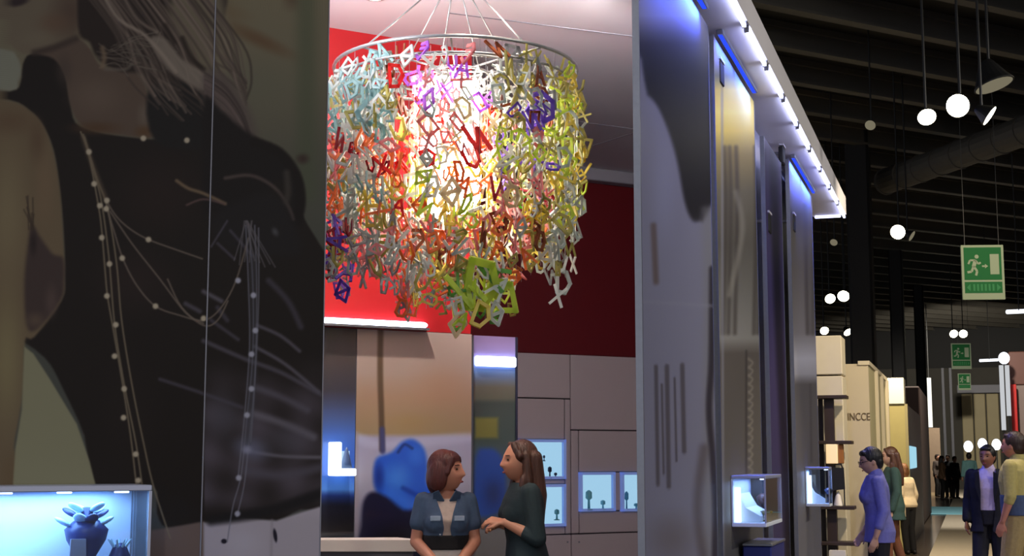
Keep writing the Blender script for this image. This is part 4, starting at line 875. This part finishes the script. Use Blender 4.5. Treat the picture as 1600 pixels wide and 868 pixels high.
# brown booth, tan partition with light column, dark pillars
K.one('brown_booth', MB().cbox(36, 43, 1.12, 4, 0, zat(1428, 603, 36), .03), mat('dark_brown_wall', (58, 38, 30), .7, noise=.1), 'dark brown booth block behind the white and olive booth', 'booth')
s3 = 64
r = K.root('partition', s3, tpx(1455, s3), 0, 'tan partition with a pale edge post near the far wall', 'partition')
zt4 = zat(1455, 668, s3); K.part(r, 'board', MB().box(s3, s3+.1, tpx(1470, s3), tpx(1441, s3), .06, zt4), mat('tan_board', (128, 108, 88), .6, noise=.1)); K.part(r, 'edge_post', MB().box(s3-.06, s3, tpx(1446, s3), tpx(1442, s3), 0, zt4), mat('tan_post', (180, 156, 120), .6)); K.part(r, 'skirting', MB().box(s3-.08, s3, tpx(1496, s3), tpx(1446.2, s3), 0, .12), mat('tan_post', (180, 156, 120), .6))
r = K.root('light_column', s3-1, tpx(1455.5, s3-1), zat(1455, 668, s3-1), 'tall white light column above the tan partition', 'light')
K.part(r, 'light_tube', MB().tube([(s3-1, tpx(1455.5, s3-1), zat(1455, 667, s3-1)), (s3-1, tpx(1455.5, s3-1), zat(1455, 590, s3-1))], .1, 12), emitter('column_white', (250, 248, 232), 1.6), smooth=True); K.part(r, 'suspension', MB().tube([(s3-1, tpx(1455.5, s3-1), zat(1455, 590, s3-1)), (s3-1, tpx(1455.5, s3-1), 8.2)], .02, 6), M_house)
M_pil = mat('pillar_black', (24, 22, 22), .7, noise=.1)
for sA, a, b in ((30, 1334, 1372), (46, 1398, 1420), (56, 1436, 1452)):
    K.one('hall_pillar', MB().cbox(sA, sA+.8, tpx(b, sA), tpx(a, sA), 0, 8.6, .05), M_pil, 'square black hall pillar rising behind the left-hand booths', 'pillar', 'black hall pillars')
# right-hand booth: red banner and white tubes
sR = 42; zz = lambda px, py: zat(px, py, sR)
K.one('red_banner', MB().cbox(sR, sR+.1, tpx(1593, sR), tpx(1584, sR), zz(1588, 694), zz(1588, 600), .01), mat('banner_red', (190, 30, 26), .6), 'tall narrow red banner at the booth across the aisle', 'banner')
r = K.root('exhibition_booth', sR+2, -2.6, 0, 'brown-topped booth wall across the aisle, behind the red banner', 'booth')
K.part(r, 'wall', MB().box(sR+.3, sR+4, -6, tpx(1585, sR+.3), 0, zz(1590, 560)), mat('mauve_wall', (128, 110, 104), .7, noise=.06)); K.part(r, 'header', MB().cbox(sR+.25, sR+4, -6, tpx(1583, sR+.25), zz(1590, 600), zz(1590, 548), .02), mat('header_brown', (96, 58, 48), .6))
for a, y0, y1 in ((1570, 672, 572), (1579, 650, 572)):
    r = K.root('light_column', sR-.5, tpx(a, sR), zz(a, y0), 'white vertical light tube %s' % ('nearest the red banner' if a > 1575 else 'on the aisle side of the one nearest the red banner'), 'light')
    K.part(r, 'light_tube', MB().tube([(sR-.5, tpx(a, sR), zz(a, y0)), (sR-.5, tpx(a, sR), zz(a, y1))], .06, 10), emitter('tube_pale', (225, 228, 232), .75), smooth=True); K.part(r, 'foot_pole', MB().tube([(sR-.5, tpx(a, sR), 0), (sR-.5, tpx(a, sR), zz(a, y0))], .03, 8), M_house)
r = K.root('globe_lamp', sR-.5, tpx(1575, sR), zz(1575, 563), 'bright round lamp head on top of the white vertical tubes', 'lamp')
K.part(r, 'globe', MB().ell((sR-.5, tpx(1575, sR), zz(1575, 561)), (.15, .15, .17)), emitter('globe_white', (240, 244, 255), 3), smooth=True); K.part(r, 'clip', MB().tube([(sR-.5, tpx(1575, sR), zz(1575, 572)), (sR-.5, tpx(1575, sR), zz(1575, 566))], .04, 8), M_house)

# ------------------------------------------------------------------ exit signs
M_sgn = mat('sign_green', (6, 78, 34), .9, emit=(18, 100, 50), es=.04); M_sgw = mat('sign_white', (120, 130, 106), .9, emit=(170, 185, 160), es=.05)
M_sgp = mat('sign_pale_green', (40, 104, 60), .9, emit=(60, 110, 74), es=.04)
def exit_sign(px, py, Y, w, lab):
    c = at_Y(px, py, Y); h = w*1.32; r = newobj('exit_sign', None, None, (c[0], c[1], c[2]-h/2), math.radians(-4)); tag(r, lab, 'exit sign')
    P = lambda n, mb, m: newobj(n, mb.mesh(n, [m]), r)
    P('sign_board', MB().cbox(-w/2, w/2, 0, .04, 0, h, .004), M_sgw)
    P('green_field', MB().box(-w*.44, w*.44, -.004, 0, h*.36, h*.955), M_sgn); P('caption_strip', MB().box(-w*.44, w*.44, -.004, 0, h*.12, h*.325), M_sgn)
    fig = MB(); T = lambda x, z: (x*w, h*.36+z*h)      # running figure, arrow, doorway
    def limb(pts, t):
        for a, b in zip(pts[:-1], pts[1:]):
            a, b = Vector((*T(*a), 0)), Vector((*T(*b), 0)); n = Vector((-(b-a).y, (b-a).x, 0)).normalized()*t*w/2
            fig.prism([(a-n)[:2], (b-n)[:2], (b+n)[:2], (a+n)[:2]], -.008, -.004, 'y')
    limb([(-.17, .36), (-.22, .24)], .09); limb([(-.22, .25), (-.14, .16), (-.17, .08)], .055); limb([(-.22, .25), (-.27, .15), (-.37, .14)], .055); limb([(-.18, .36), (-.10, .29), (-.05, .32)], .045); limb([(-.18, .36), (-.30, .36), (-.34, .29)], .045)
    fig.prism([(T(-.14, .425)[0]+.05*w*math.cos(t), T(-.14, .425)[1]+.05*w*math.sin(t)) for t in np.linspace(0, 6.28, 12, False)], -.008, -.004, 'y')
    P('running_figure', fig, M_sgw)
    fig = MB(); limb([(-.02, .25), (.06, .25)], .04); fig.prism([T(.05, .29), T(.05, .21), T(.12, .25)], -.008, -.004, 'y'); P('arrow', fig, M_sgw)
    P('doorway', MB().box(*[T(.17, 0)[0], T(.38, 0)[0]], -.008, -.004, T(0, .1)[1], T(0, .47)[1]), M_sgw)
    fig = MB(); z0, z1 = h*.15, h*.29
    P('caption_arrow', fig.prism([(-.40*w, (z0+z1)/2), (-.31*w, z0), (-.31*w, z1)], -.008, -.004, 'y'), M_sgp); P('caption_arrow', MB().prism([(.40*w, (z0+z1)/2), (.31*w, z1), (.31*w, z0)], -.008, -.004, 'y'), M_sgp)
    for q in range(6): P('caption_bar', MB().box((-.25+.09*q)*w, (-.20+.09*q)*w, -.008, -.004, z0+.01*w, z1-.01*w), M_sgp)
    for x in (-.4, .4): P('suspension', MB().tube([(x*w, .02, h), (x*w, .02, 8.6-c[2]+h/2)], .004, 5), M_house)
exit_sign(1536, 425, 20, .6, 'large green exit sign with running figure, the nearest hung over the aisle')
exit_sign(1502, 556, 43, .6, 'middle green exit sign hung over the aisle under a pair of floodlights')
exit_sign(1507, 596, 67, .6, 'smallest green exit sign, before the far beige doors')
light('SPOT', 'sign_beam', at_Y(1448, 182, 15.0), 6, warm, .1, at_Y(1536, 425, 20), spot=40)

# ------------------------------------------------------------------ people
def skinmat(c): return mat('skin_%d_%d' % (c[0], c[1]), c, .5, noise=.05, nscale=20)
def fabric(n, c, bump=.25): return mat('fabric_'+n, c, .85, noise=.18, nscale=35, bump=bump)
def hairmat(n, c):
    new = 'hair_'+n not in _m; m = mat('hair_'+n, c, .4, noise=.6, nscale=26, bump=.9)
    if new:
        nt = m.node_tree; mp = nt.nodes.new('ShaderNodeMapping'); mp.inputs['Scale'].default_value = (3.2, 3.2, .35)
        tc = [q for q in nt.nodes if q.type == 'TEX_COORD'][0]; nz = [q for q in nt.nodes if q.type == 'TEX_NOISE'][0]
        nt.links.new(tc.outputs['Object'], mp.inputs[0]); nt.links.new(mp.outputs[0], nz.inputs['Vector'])
    return m
def sgauss(x, s): return math.exp(-(x/s)**2)
def head_add(mb, c, R, k, fem):
    n, m = 48, 40; rs = []
    for i in range(m+1):
        t = max(-1.55, min(1.55, -math.pi/2+math.pi*i/m)); ring = []
        for j in range(n):
            u = 2*math.pi*j/n; x, y, z = math.cos(t)*math.cos(u), math.cos(t)*math.sin(u), math.sin(t)
            p = Vector((x*.075, y*.096, z*.120))
            if z < 0:
                q = min(1, -z*1.15); p.x *= 1-.20*q*q
                if y < 0: p.y *= 1-.35*q
                else: p.y += .014*q*y
            if y > .2:
                g = y
                p.y += g*(.032*sgauss(p.x, .015)*(max(0, 1-(p.z+.026)/.06) if p.z > -.026 else max(0, 1+(p.z+.026)/.018)) + .005*sgauss(p.x, .022)*sgauss(p.z+.062, .012) + .007*sgauss(p.x, .025)*sgauss(p.z+.1, .016)
                          - .010*(sgauss(p.x-.032, .016)+sgauss(p.x+.032, .016))*sgauss(p.z-.010, .014) + .005*sgauss(p.z-.034, .012) + .004*(sgauss(p.x-.04, .02)+sgauss(p.x+.04, .02))*sgauss(p.z+.03, .02))
            ring.append(c+R@(p*k))
        rs.append(ring)
    mb.rings(rs)
    for s in (-1, 1): mb.ell(c+R@(Vector((s*.075, -.008, -.008))*k), (.010*k, .02*k, .032*k), 10, 6, R)
def hand_add(mb, w, d, nrm, k, side, curl=.5):
    d = Vector(d).normalized(); nrm = (Vector(nrm)-d*Vector(nrm).dot(d)).normalized(); lat = d.cross(nrm)*side
    for i, off in enumerate((-.028, -.0095, .0095, .028)):
        kn = w+(d*(.085-.006*abs(i-1.3))+lat*off)*k; mb.cap(w+lat*off*.6*k, kn, .013*k, .0115*k, 8)
        L = (.066, .078, .072, .055)[i]; a = curl*(1+.1*i); p = kn; dd = d+lat*off*2.2
        for seg, f in ((.45, .6), (.32, 1.2), (.25, 1.7)):
            v = (dd*math.cos(a*f)+nrm*math.sin(a*f)).normalized(); q = p+v*L*seg*k; mb.cap(p, q, .0088*k, .0078*k, 8); p = q
    b = w+(d*.022-lat*.022)*k; e = b+(d*.035-lat*.028+nrm*.012)*k; f = e+(d*.032-lat*.006+nrm*.012)*k
    mb.cap(b, e, .013*k, .0105*k, 8); mb.cap(e, f, .0105*k, .0085*k, 8)
FEM = [(.84, .135, .10, 0), (.92, .170, .116, -.012), (1.0, .152, .106, -.006), (1.08, .126, .093, 0), (1.18, .134, .10, .008), (1.26, .146, .118, .018), (1.34, .150, .102, .006), (1.40, .135, .076, 0), (1.445, .075, .058, -.005)]
MAL = [(.84, .14, .11, 0), (.92, .166, .12, -.01), (1.02, .158, .116, 0), (1.12, .158, .112, .006), (1.24, .172, .122, .012), (1.34, .18, .112, .004), (1.40, .16, .085, 0), (1.45, .08, .064, -.005)]
HAIRC = {}
def person(loc, heading, H, label, fem=True, lean=0., head=(0, 0), arms=None, feet=((0, 0), (0, 0)), skin=(196, 148, 122), hair=('short', (30, 24, 22)), clothes=(), vox=.012, group=None, curl=.5, extras=None, glasses=False, hs=1.04):
    k = H/1.70; rz = math.atan2(heading[1], heading[0])-math.pi/2
    root = newobj('person', None, None, (loc[0], loc[1], 0), rz); tag(root, label, 'person', group)
    tl = math.tan(lean); V = lambda x, y, z: Vector((x, y+max(0, z-.95)*tl, z))*k
    T = FEM if fem else MAL; sw = .147 if fem else .178
    def torso(mb, inf, z0=0, z1=9, flare=0):
        rows = [t for t in T if z0-.001 <= t[0] <= z1+.001]
        def at(z):
            zz_ = [t[0] for t in T]; return (z, *[float(np.interp(z, zz_, [t[q] for t in T])) for q in (1, 2, 3)])
        if z0 > T[0][0]: rows = [at(z0)]+[t for t in rows if t[0] > z0+.004]
        elif z0 > 0 and z0 < T[0][0]: rows = [(z0, T[1][1]+flare, T[1][2]+flare, 0)]+[(t if t[0] > .95 else (t[0], max(t[1], T[1][1]), max(t[2], T[1][2]), t[3])) for t in rows]
        if z1 < T[-1][0]: rows = [t for t in rows if t[0] < z1-.004]+[at(z1)]
        rs = []
        for z, rx, ry, yo in rows:
            c = V(0, yo, z); rs.append([c+Vector((math.copysign(abs(math.cos(u))**.85, math.cos(u))*(rx+inf), math.sin(u)*(ry+inf), 0))*k for u in [2*math.pi*j/28 for j in range(28)]])
        mb.rings(rs)
        if fem and z1 > 1.3:
            for s in (-1, 1): mb.ell(V(s*.068, .085, 1.245), ((.058+inf)*k, (.05+inf)*k, (.058+inf)*k), 12, 8)
    A_ = []
    for i, s in enumerate((-1, 1)):
        sh = V(s*sw, -.005, 1.385); a = arms[i] if arms and arms[i] else ((s*(sw+.05), -.02, 1.11), (s*(sw+.06), .06, .88), None)
        el = Vector(a[0])*k; wr = Vector(a[1])*k; A_.append((sh, el, wr, a[2] if len(a) > 2 else None))
    Lg = []
    for i, s in enumerate((-1, 1)):
        fx_, fy_ = feet[i]; hip = Vector((s*.088, 0, .90))*k; an = Vector((s*.085+fx_, fy_-.02, .09))*k; kn = (hip+an)/2+Vector((0, .035+abs(fy_)*.12, 0))*k; kn.z = .49*k; Lg.append((hip, kn, an))
    def arm(mb, i, f, inf, cuff=0.):
        sh, el, wr, _ = A_[i]; up = min(1, f/.5); mb.cap(sh, sh.lerp(el, up), (.052+inf)*k, (.052-.012*up+inf+cuff)*k)
        if f > .5: mb.cap(el, el.lerp(wr, (f-.5)/.5*.96), (.041+inf)*k, (.030+inf+.006)*k)
    def legs(mb, inf, zlo=0., wide=0.):
        for hip, kn, an in Lg:
            mb.cap(hip, kn, (.086+inf)*k, (.056+inf+wide*.5)*k)
            if zlo < .4: mb.cap(kn, kn.lerp(an, 1 if zlo < .12 else (.49-zlo)/.4), (.054+inf+wide*.5)*k, (.038+inf+wide)*k)
    # body: one continuous surface
    b = MB(); torso(b, 0); legs(b, 0)
    for hip, kn, an in Lg: b.cap(an+Vector((0, -.03, -.045))*k, an+Vector((0, .15, -.055))*k, .036*k, .03*k); b.cap(an, an+Vector((0, -.01, -.05))*k, .04*k, .036*k)
    for i, s in enumerate((-1, 1)):
        sh, el, wr, hd = A_[i]; b.cap(sh, el, .05*k, .039*k); b.cap(el, el.lerp(wr, .3), .040*k, .041*k); b.cap(el.lerp(wr, .3), wr, .041*k, .026*k)
        dr = Vector(hd[0]) if hd else (wr-el); nm = Vector(hd[1]) if hd else Vector((-s, .3, 0)); hand_add(b, wr+dr.normalized()*.01*k, dr, nm, k, s, curl)
    hy, hp = math.radians(head[0]), math.radians(head[1])
    Rh = Matrix.Rotation(hy, 3, 'Z') @ Matrix.Rotation(hp, 3, 'X'); hc = V(0, .025, 1.582-.05*(hs-1)); kb = k
    b.cap(V(0, -.012, 1.40), hc+Vector((0, -.02, -.05))*k, .054*k, .05*k); k = kb*hs; head_add(b, hc, Rh, k, fem)
    k = kb; newobj('body', remesh(b, vox, 3, [skinmat(skin)], name='body'), root)
    # face
    k = kb*hs
    for s in (-1, 1):
        newobj('eye', MB().ell(hc+Rh@(Vector((s*.032, .0825, .010))*k), (.0125*k, .006*k, .006*k), 10, 6, Rh).mesh('eye', [mat('eye_dark', (40, 28, 24), .2)], smooth=True), root)
        newobj('eyebrow', MB().cap(hc+Rh@(Vector((s*.018, .0895, .033))*k), hc+Rh@(Vector((s*.046, .078, .034))*k), .0045*k, .003*k, 6).mesh('eyebrow', [hairmat('%d_%d' % hair[1][:2], hair[1])], smooth=True), root)
    newobj('mouth', MB().ell(hc+Rh@(Vector((0, .0985, -.064))*k), (.021*k, .006*k, .0065*k), 12, 6, Rh).mesh('mouth', [mat('lips', (160, 78, 74), .4)], smooth=True), root)
    if glasses:
        g = MB()
        for s in (-1, 1):
            P = [hc+Rh@(Vector((s*.034+.022*math.cos(t), .104, .008+.016*math.sin(t)))*k) for t in np.linspace(0, 6.3, 15)]; g.tube(P, .0022*k, 5); g.tube([hc+Rh@(Vector((s*.056, .102, .012))*k), hc+Rh@(Vector((s*.079, .0, .012))*k)], .0022*k, 5)
        g.tube([hc+Rh@(Vector((-.012, .105, .01))*k), hc+Rh@(Vector((.012, .105, .01))*k)], .0022*k, 5); newobj('glasses', g.mesh('glasses', [M_black]), root)
    # hair
    st, hcol = hair; h = MB(); Q = lambda x, y, z: hc+Rh@(Vector((x, y, z))*k); E = lambda c, r: h.ell(Q(*c), tuple(v*k for v in r), 18, 12, Rh)
    E((0, -.020, .026), (.086, .100, .106))
    if st == 'short': E((0, -.055, -.02), (.076, .055, .075)); E((0, .045, .085), (.06, .04, .03))
    if st == 'bob':
        for s in (-1, 1): E((s*.074, -.022, -.028), (.027, .062, .092))
        E((0, -.068, -.04), (.088, .052, .10)); E((0, .012, .052), (.082, .082, .072)); h.cap(Q(.05, .062, .075), Q(.074, .04, -.01), .014*k, .016*k); h.cap(Q(-.05, .062, .075), Q(-.074, .04, -.01), .014*k, .016*k)
    if st == 'long':
        for s in (-1, 1):
            h.cap(Q(s*.072, -.02, .03), Q(s*.084, -.025, -.11), .028*k, .03*k); h.cap(Q(s*.084, -.025, -.11), Q(s*.10, -.03, -.29), .03*k, .022*k); h.cap(Q(s*.03, .045, .098), Q(s*.078, .02, .03), .02*k, .022*k); h.cap(Q(s*.085, .0, -.1), Q(s*.105, .05, -.30), .026*k, .016*k)
        for x in (-.055, 0, .055): h.cap(Q(x, -.075, .02), Q(x*1.15, -.105, -.2), .048*k, .044*k); h.cap(Q(x*1.15, -.105, -.2), Q(x*1.25, -.11, -.37), .044*k, .018*k)
    if st == 'tail':
        E((0, -.055, -.02), (.076, .055, .075)); h.cap(Q(0, -.115, .02), Q(0, -.15, -.22), .03*k, .014*k)
    kh = k; fc = np.array(hc); Ri = np.array(Rh.inverted())
    def cutf(c):
        l = (c-fc)@Ri.T/kh
        return (np.abs(l[:, 0]) < .050+.02*(l[:, 2] < -.02)) & (l[:, 1] > .035) & (l[:, 2] < .058) if st != 'none' else np.zeros(len(c), bool)
    newobj('hair', remesh(h, max(.007, vox*.8), 2, [hairmat('%d_%d' % hcol[:2], hcol)], cut=cutf, name='hair'), root)
    # clothes
    k = kb
    GO = {}
    for g in clothes:
        m = g['m']; mb = MB(); kd = g['k']; inf = g.get('inf', .012)
        if kd == 'top':
            torso(mb, inf, g.get('z0', .9), g.get('z1', 1.43), g.get('flare', 0))
            if g.get('sleeve', 0):
                for i in (0, 1): arm(mb, i, g['sleeve'], inf*.5, g.get('cuff', 0))
            if g.get('collar'): mb.cap(V(0, -.02, 1.41), V(0, -.012, 1.455), .078*k, .070*k)
        elif kd == 'trousers': torso(mb, inf, .84, g.get('z1', 1.0)); legs(mb, inf, 0, g.get('wide', .015))
        elif kd == 'skirt': torso(mb, inf, g.get('z0', .55), g.get('z1', 1.02), g.get('flare', .02))
        elif kd == 'belt': torso(mb, inf, g['z0'], g['z1'])
        op = g.get('open'); cut = None
        if op:
            def cut(c, op=op):
                z = c[:, 2]/k; w = np.interp(z, [o[0] for o in op], [o[1] for o in op]); return (np.abs(c[:, 0]/k) < w) & (c[:, 1]/k > .03+np.maximum(0, z-.95)*tl)
        GO[g['n']] = newobj(g['n'], remesh(mb, max(vox, .008), 2, [m], cut=cut, name=g['n']), root)
    for hip, kn, an in Lg:
        sm = MB(); sm.cap(an+Vector((0, -.035, -.046))*k, an+Vector((0, .16, -.054))*k, .043*k, .036*k); sm.cap(an+Vector((0, -.01, -.01))*k, an+Vector((0, -.01, -.05))*k, .046*k, .044*k)
        newobj('shoe', remesh(sm, .012, 2, [g_shoe], name='shoe'), root)
    if extras: extras(GO, V, k, A_, root)
    return root
g_shoe = mat('shoe_dark', (34, 28, 26), .5)
W1 = at_Y(697, 715, 9.0); W2 = at_Y(822, 715, 9.05)
# woman in the denim jacket
M_denim = fabric('denim', (66, 84, 108)); M_denl = fabric('denim_light', (150, 165, 184))
def denim_bits(GO, V, k, A_, root):
    root = GO['denim_jacket']
    for s in (-1, 1):
        newobj('pocket_flap', MB().cbox(-.032, .032, -.006, .006, -.016, .016, .003).mesh('pocket_flap', [M_denl]), root, V(s*.078, .150, 1.275))
        c = MB().prism([(s*.012, 0), (s*.085, .0), (s*.075, .06), (s*.04, .075)], -.005, .005, 'y'); o = newobj('collar', c.mesh('collar', [M_denim]), root, V(s*.005, .098, 1.385)); o.rotation_euler = (-.5, 0, s*-.35)
    for i in range(4): newobj('button', MB().lathe([(.006, 0), (.006, .004), (.002, .005)]).mesh('button', [M_alu]), root, V(.045, .128, 1.17+.04*i)).rotation_euler = (math.radians(-90), 0, 0)
person(W1, (.12, -1), 1.635, 'woman in short-sleeved denim jacket with auburn bob, hands clasped before her', head=(62, 2), arms=[((-.195, .0, 1.12), (-.045, .20, .95), ((.35, .25, -.6), (.6, -.6, 0))), ((.195, .0, 1.12), (.045, .19, .96), ((-.35, .25, -.6), (-.6, -.6, 0)))],
       skin=(202, 136, 108), hair=('bob', (84, 34, 26)), vox=.0055, hs=1.12, extras=denim_bits,
       clothes=(dict(k='top', n='blouse', m=fabric('blouse', (196, 172, 158)), inf=.006, z0=1.08, z1=1.40), dict(k='top', n='denim_jacket', m=M_denim, inf=.018, z0=1.15, z1=1.46, sleeve=.27, cuff=.012, collar=True, open=[(1.0, .04), (1.1, .045), (1.2, .02), (1.3, .035), (1.42, .075), (1.5, .09)]),
                dict(k='belt', n='belt', m=fabric('black', (22, 20, 22)), inf=.021, z0=1.07, z1=1.165), dict(k='skirt', n='skirt', m=fabric('stone_grey', (168, 162, 156)), inf=.014, z0=.5, z1=1.085)))
# woman with long hair
M_teal = fabric('dark_teal', (30, 46, 50))
person(W2, (-1, -.22), 1.70, 'long-haired woman in dark teal top, one hand raised mid-talk', head=(6, 0), lean=.03, arms=[((-.20, -.03, 1.10), (-.09, .16, 1.20), ((.25, .9, .12), (.5, .3, -.6))), ((.20, -.05, 1.12), (.13, .12, 1.17), ((-.4, .85, .1), (-.5, .3, -.6)))],
       skin=(206, 142, 112), hair=('long', (74, 44, 30)), vox=.0055, hs=1.08, curl=.8,
       clothes=(dict(k='top', n='tunic', m=M_teal, inf=.026, z0=.66, z1=1.46, sleeve=.66, flare=.03, collar=False), dict(k='trousers', n='trousers', m=fabric('black', (22, 20, 22)), inf=.012)))
# aisle visitors
def aisle(px, Y): return at_Y(px, 715, Y)
def bag(GO, V, k, A_, root):
    x, y, z = V(-.24, .02, .86); sb_ = newobj('shoulder_bag', MB().cbox(-.06, .06, -.14, .14, -.16, .1, .03).mesh('shoulder_bag', [mat('bag_cream', (216, 196, 160), .6)]), root, (x, y, z))
    newobj('bag_strap', MB().tube([(x, y-.1, z+.09), V(-.15, -.02, 1.43), (x, y+.1, z+.09)], .01, 6).mesh('bag_strap', [mat('bag_strap', (120, 84, 56), .6)], (x, y, z)), sb_)
person(aisle(1370, 13.4), (-1, .12), 1.69, 'woman in blue-violet shirt and dark trousers with short black hair, looking down at shelves', head=(5, -16), lean=.05, glasses=True, arms=[None, ((.2, -.02, 1.12), (.2, .12, .9), None)], skin=(196, 152, 128), hair=('short', (20, 17, 18)), vox=.009,
       clothes=(dict(k='top', n='shirt', m=fabric('blue_violet', (118, 118, 186)), inf=.024, z0=.82, z1=1.46, sleeve=.8, collar=True), dict(k='trousers', n='trousers', m=fabric('black', (22, 20, 22)), inf=.014)))
person(aisle(1393, 19.5), (-1, .1), 1.74, 'woman with long brown hair in a green top, facing the cream booth', head=(0, -5), skin=(214, 170, 140), hair=('long', (84, 52, 34)), feet=((0, .12), (0, -.12)),
       clothes=(dict(k='top', n='tunic', m=fabric('bottle_green', (52, 78, 70)), inf=.026, z0=.74, z1=1.46, sleeve=1, flare=.02), dict(k='trousers', n='trousers', m=fabric('rust', (116, 70, 44)), inf=.008)))
person(aisle(1416, 23.9), (-.5, .85), 1.50, 'visitor in cream top with a shoulder bag, behind the woman in green', lean=.12, skin=(214, 170, 140), hair=('bob', (128, 84, 50)), extras=bag, vox=.014,
       clothes=(dict(k='top', n='blouse', m=fabric('cream', (222, 200, 164)), inf=.03, z0=.88, z1=1.46, sleeve=.7), dict(k='trousers', n='trousers', m=fabric('black', (22, 20, 22)), inf=.01)))
def tie(GO, V, k, A_, root):
    root = GO['suit_jacket']
    for s in (-1, 1):
        l = MB().prism([(s*.072, 1.08), (s*.125, 1.27), (s*.118, 1.40), (s*.075, 1.42), (s*.068, 1.2)], .0, .012, 'y'); o = newobj('lapel', l.mesh('lapel', [fabric('navy', (17, 18, 34))]), root, (0, .150*k, 0)); o.scale = (k, k, k)
person(aisle(1543, 16), (-.45, -.9), 1.735, 'man in dark navy suit and open lilac shirt standing in the aisle', fem=False, head=(-12, -4), skin=(150, 98, 76), hair=('short', (26, 22, 22)), vox=.009, extras=tie, feet=((-.02, 0), (.04, .12)), arms=[((-.25, -.06, 1.12), (-.22, .10, .92), None), None],
       clothes=(dict(k='top', n='shirt', m=fabric('lilac', (206, 190, 232)), inf=.008, z0=.9, z1=1.46, sleeve=.9, collar=True), dict(k='top', n='suit_jacket', m=fabric('navy', (17, 18, 34)), inf=.034, z0=.76, z1=1.46, sleeve=.97, flare=.02, open=[(.8, .05), (1.0, .075), (1.15, .075), (1.3, .085), (1.42, .09)]), dict(k='trousers', n='trousers', m=fabric('navy_trouser', (22, 22, 34)), inf=.018, wide=.02)))
person(aisle(1588, 14.6), (-.75, .66), 1.86, 'man in yellow-beige shirt and khaki trousers, blue jacket tied round waist', fem=False, skin=(196, 132, 112), hair=('short', (54, 36, 28)), vox=.01, feet=((-.05, .05), (.05, -.05)),
       clothes=(dict(k='top', n='shirt', m=fabric('straw', (186, 172, 106)), inf=.028, z0=.98, z1=1.46, sleeve=.6, collar=True), dict(k='top', n='tied_jacket', m=fabric('slate_blue', (70, 86, 122)), inf=.036, z0=.93, z1=1.12), dict(k='trousers', n='trousers', m=fabric('khaki', (170, 148, 100)), inf=.024, wide=.03)))
person(aisle(1514, 50), (0, 1), 1.78, 'far visitor in pale teal shirt walking away before the globe lamps', fem=False, skin=(190, 140, 116), hair=('short', (40, 32, 30)), vox=.018, feet=((0, .15), (0, -.15)),
       clothes=(dict(k='top', n='shirt', m=fabric('pale_teal', (120, 168, 168)), inf=.03, z0=.86, z1=1.46, sleeve=.9), dict(k='trousers', n='trousers', m=fabric('pale_blue', (120, 140, 150)), inf=.02, wide=.02)))
for px, Y, hd, H, c, lab in ((1471, 55, (1, -.2), 1.68, (120, 92, 70), 'far visitor with long hair in brown top among the dark group'), (1481, 57, (-.6, -.8), 1.72, (20, 20, 24), 'far visitor in black standing in the middle of the dark group'), (1491, 56, (.3, -1), 1.66, (30, 28, 34), 'far visitor in charcoal at the aisle side of the dark group'), (1464, 59, (.5, -.8), 1.74, (60, 48, 42), 'far visitor in dark brown beside the tan partition')):
    person(aisle(px, Y), hd, H, lab, skin=(190, 140, 116), hair=('long' if px == 1471 else 'short', (36, 24, 20)), vox=.02, group='visitors far down the aisle',
           clothes=(dict(k='top', n='jacket', m=fabric('far_%d' % px, c), inf=.03, z0=.8, z1=1.46, sleeve=1), dict(k='trousers', n='trousers', m=fabric('black', (22, 20, 22)), inf=.014)))

# ------------------------------------------------------------------ added unseen booth lamps: ceiling spots and a cove that brighten the interior
def downlight(x, y, e, col, look, spot=90):
    r = newobj('downlight', None, None, (x, y, ZC)); tag(r, 'unseen added downlight in the booth ceiling above the opening', 'light', 'added booth lamps')
    newobj('bezel', MB().lathe([(.05, -.008), (.075, -.008), (.08, 0), (.05, 0)], n=20).mesh('bezel', [M_alu]), r); newobj('lens', MB().lathe([(.002, -.012), (.048, -.012), (.048, -.0085)], n=20).mesh('lens', [emitter('downlight_lens', (255, 240, 220), 4)]), r)
    light('SPOT', 'fill_lamp_beam', (x, y, ZC-.03), e, col, .05, look, spot=spot)
downlight(-.2, 7.6, 260, (1, .86, .74), (-.2, 9.0, 1.2), 60)
downlight(-.9, 8.9, 420, (1, .88, .78), FF.w(FF.px(640), 0, 1.9), 90)
cv = FM.root('fill_cove', -.9, .3, 3.7, 'added unseen light trough on the inner side of the mural wall, washing the ceiling', 'light')  # added trough, out of view, to whiten the booth ceiling
FM.part(cv, 'trough', MB().box(-2.2, -.1, .125, .42, 3.66, 3.68).box(-2.2, -.1, .40, .42, 3.68, 3.78), M_white); FM.part(cv, 'fill_cove_tube', MB().tube([(-2.1, .24, 3.71), (-.2, .24, 3.71)], .02, 8), E_led2)
for q in range(5): light('AREA', 'fill_cove_beam', FM.w(-2.0+.42*q, .27, 3.76), 44, (.93, .92, 1), .22, FM.w(-1.4+.42*q, 2.2, ZC+.4))
downlight(.55, 8.5, 230, (1, .9, .86), FB.w(-.6, 0, 1.6), 75)
downlight(.2, 8.4, 150, (1, .9, .9), FB.w(.2, 0, 1.6), 75)
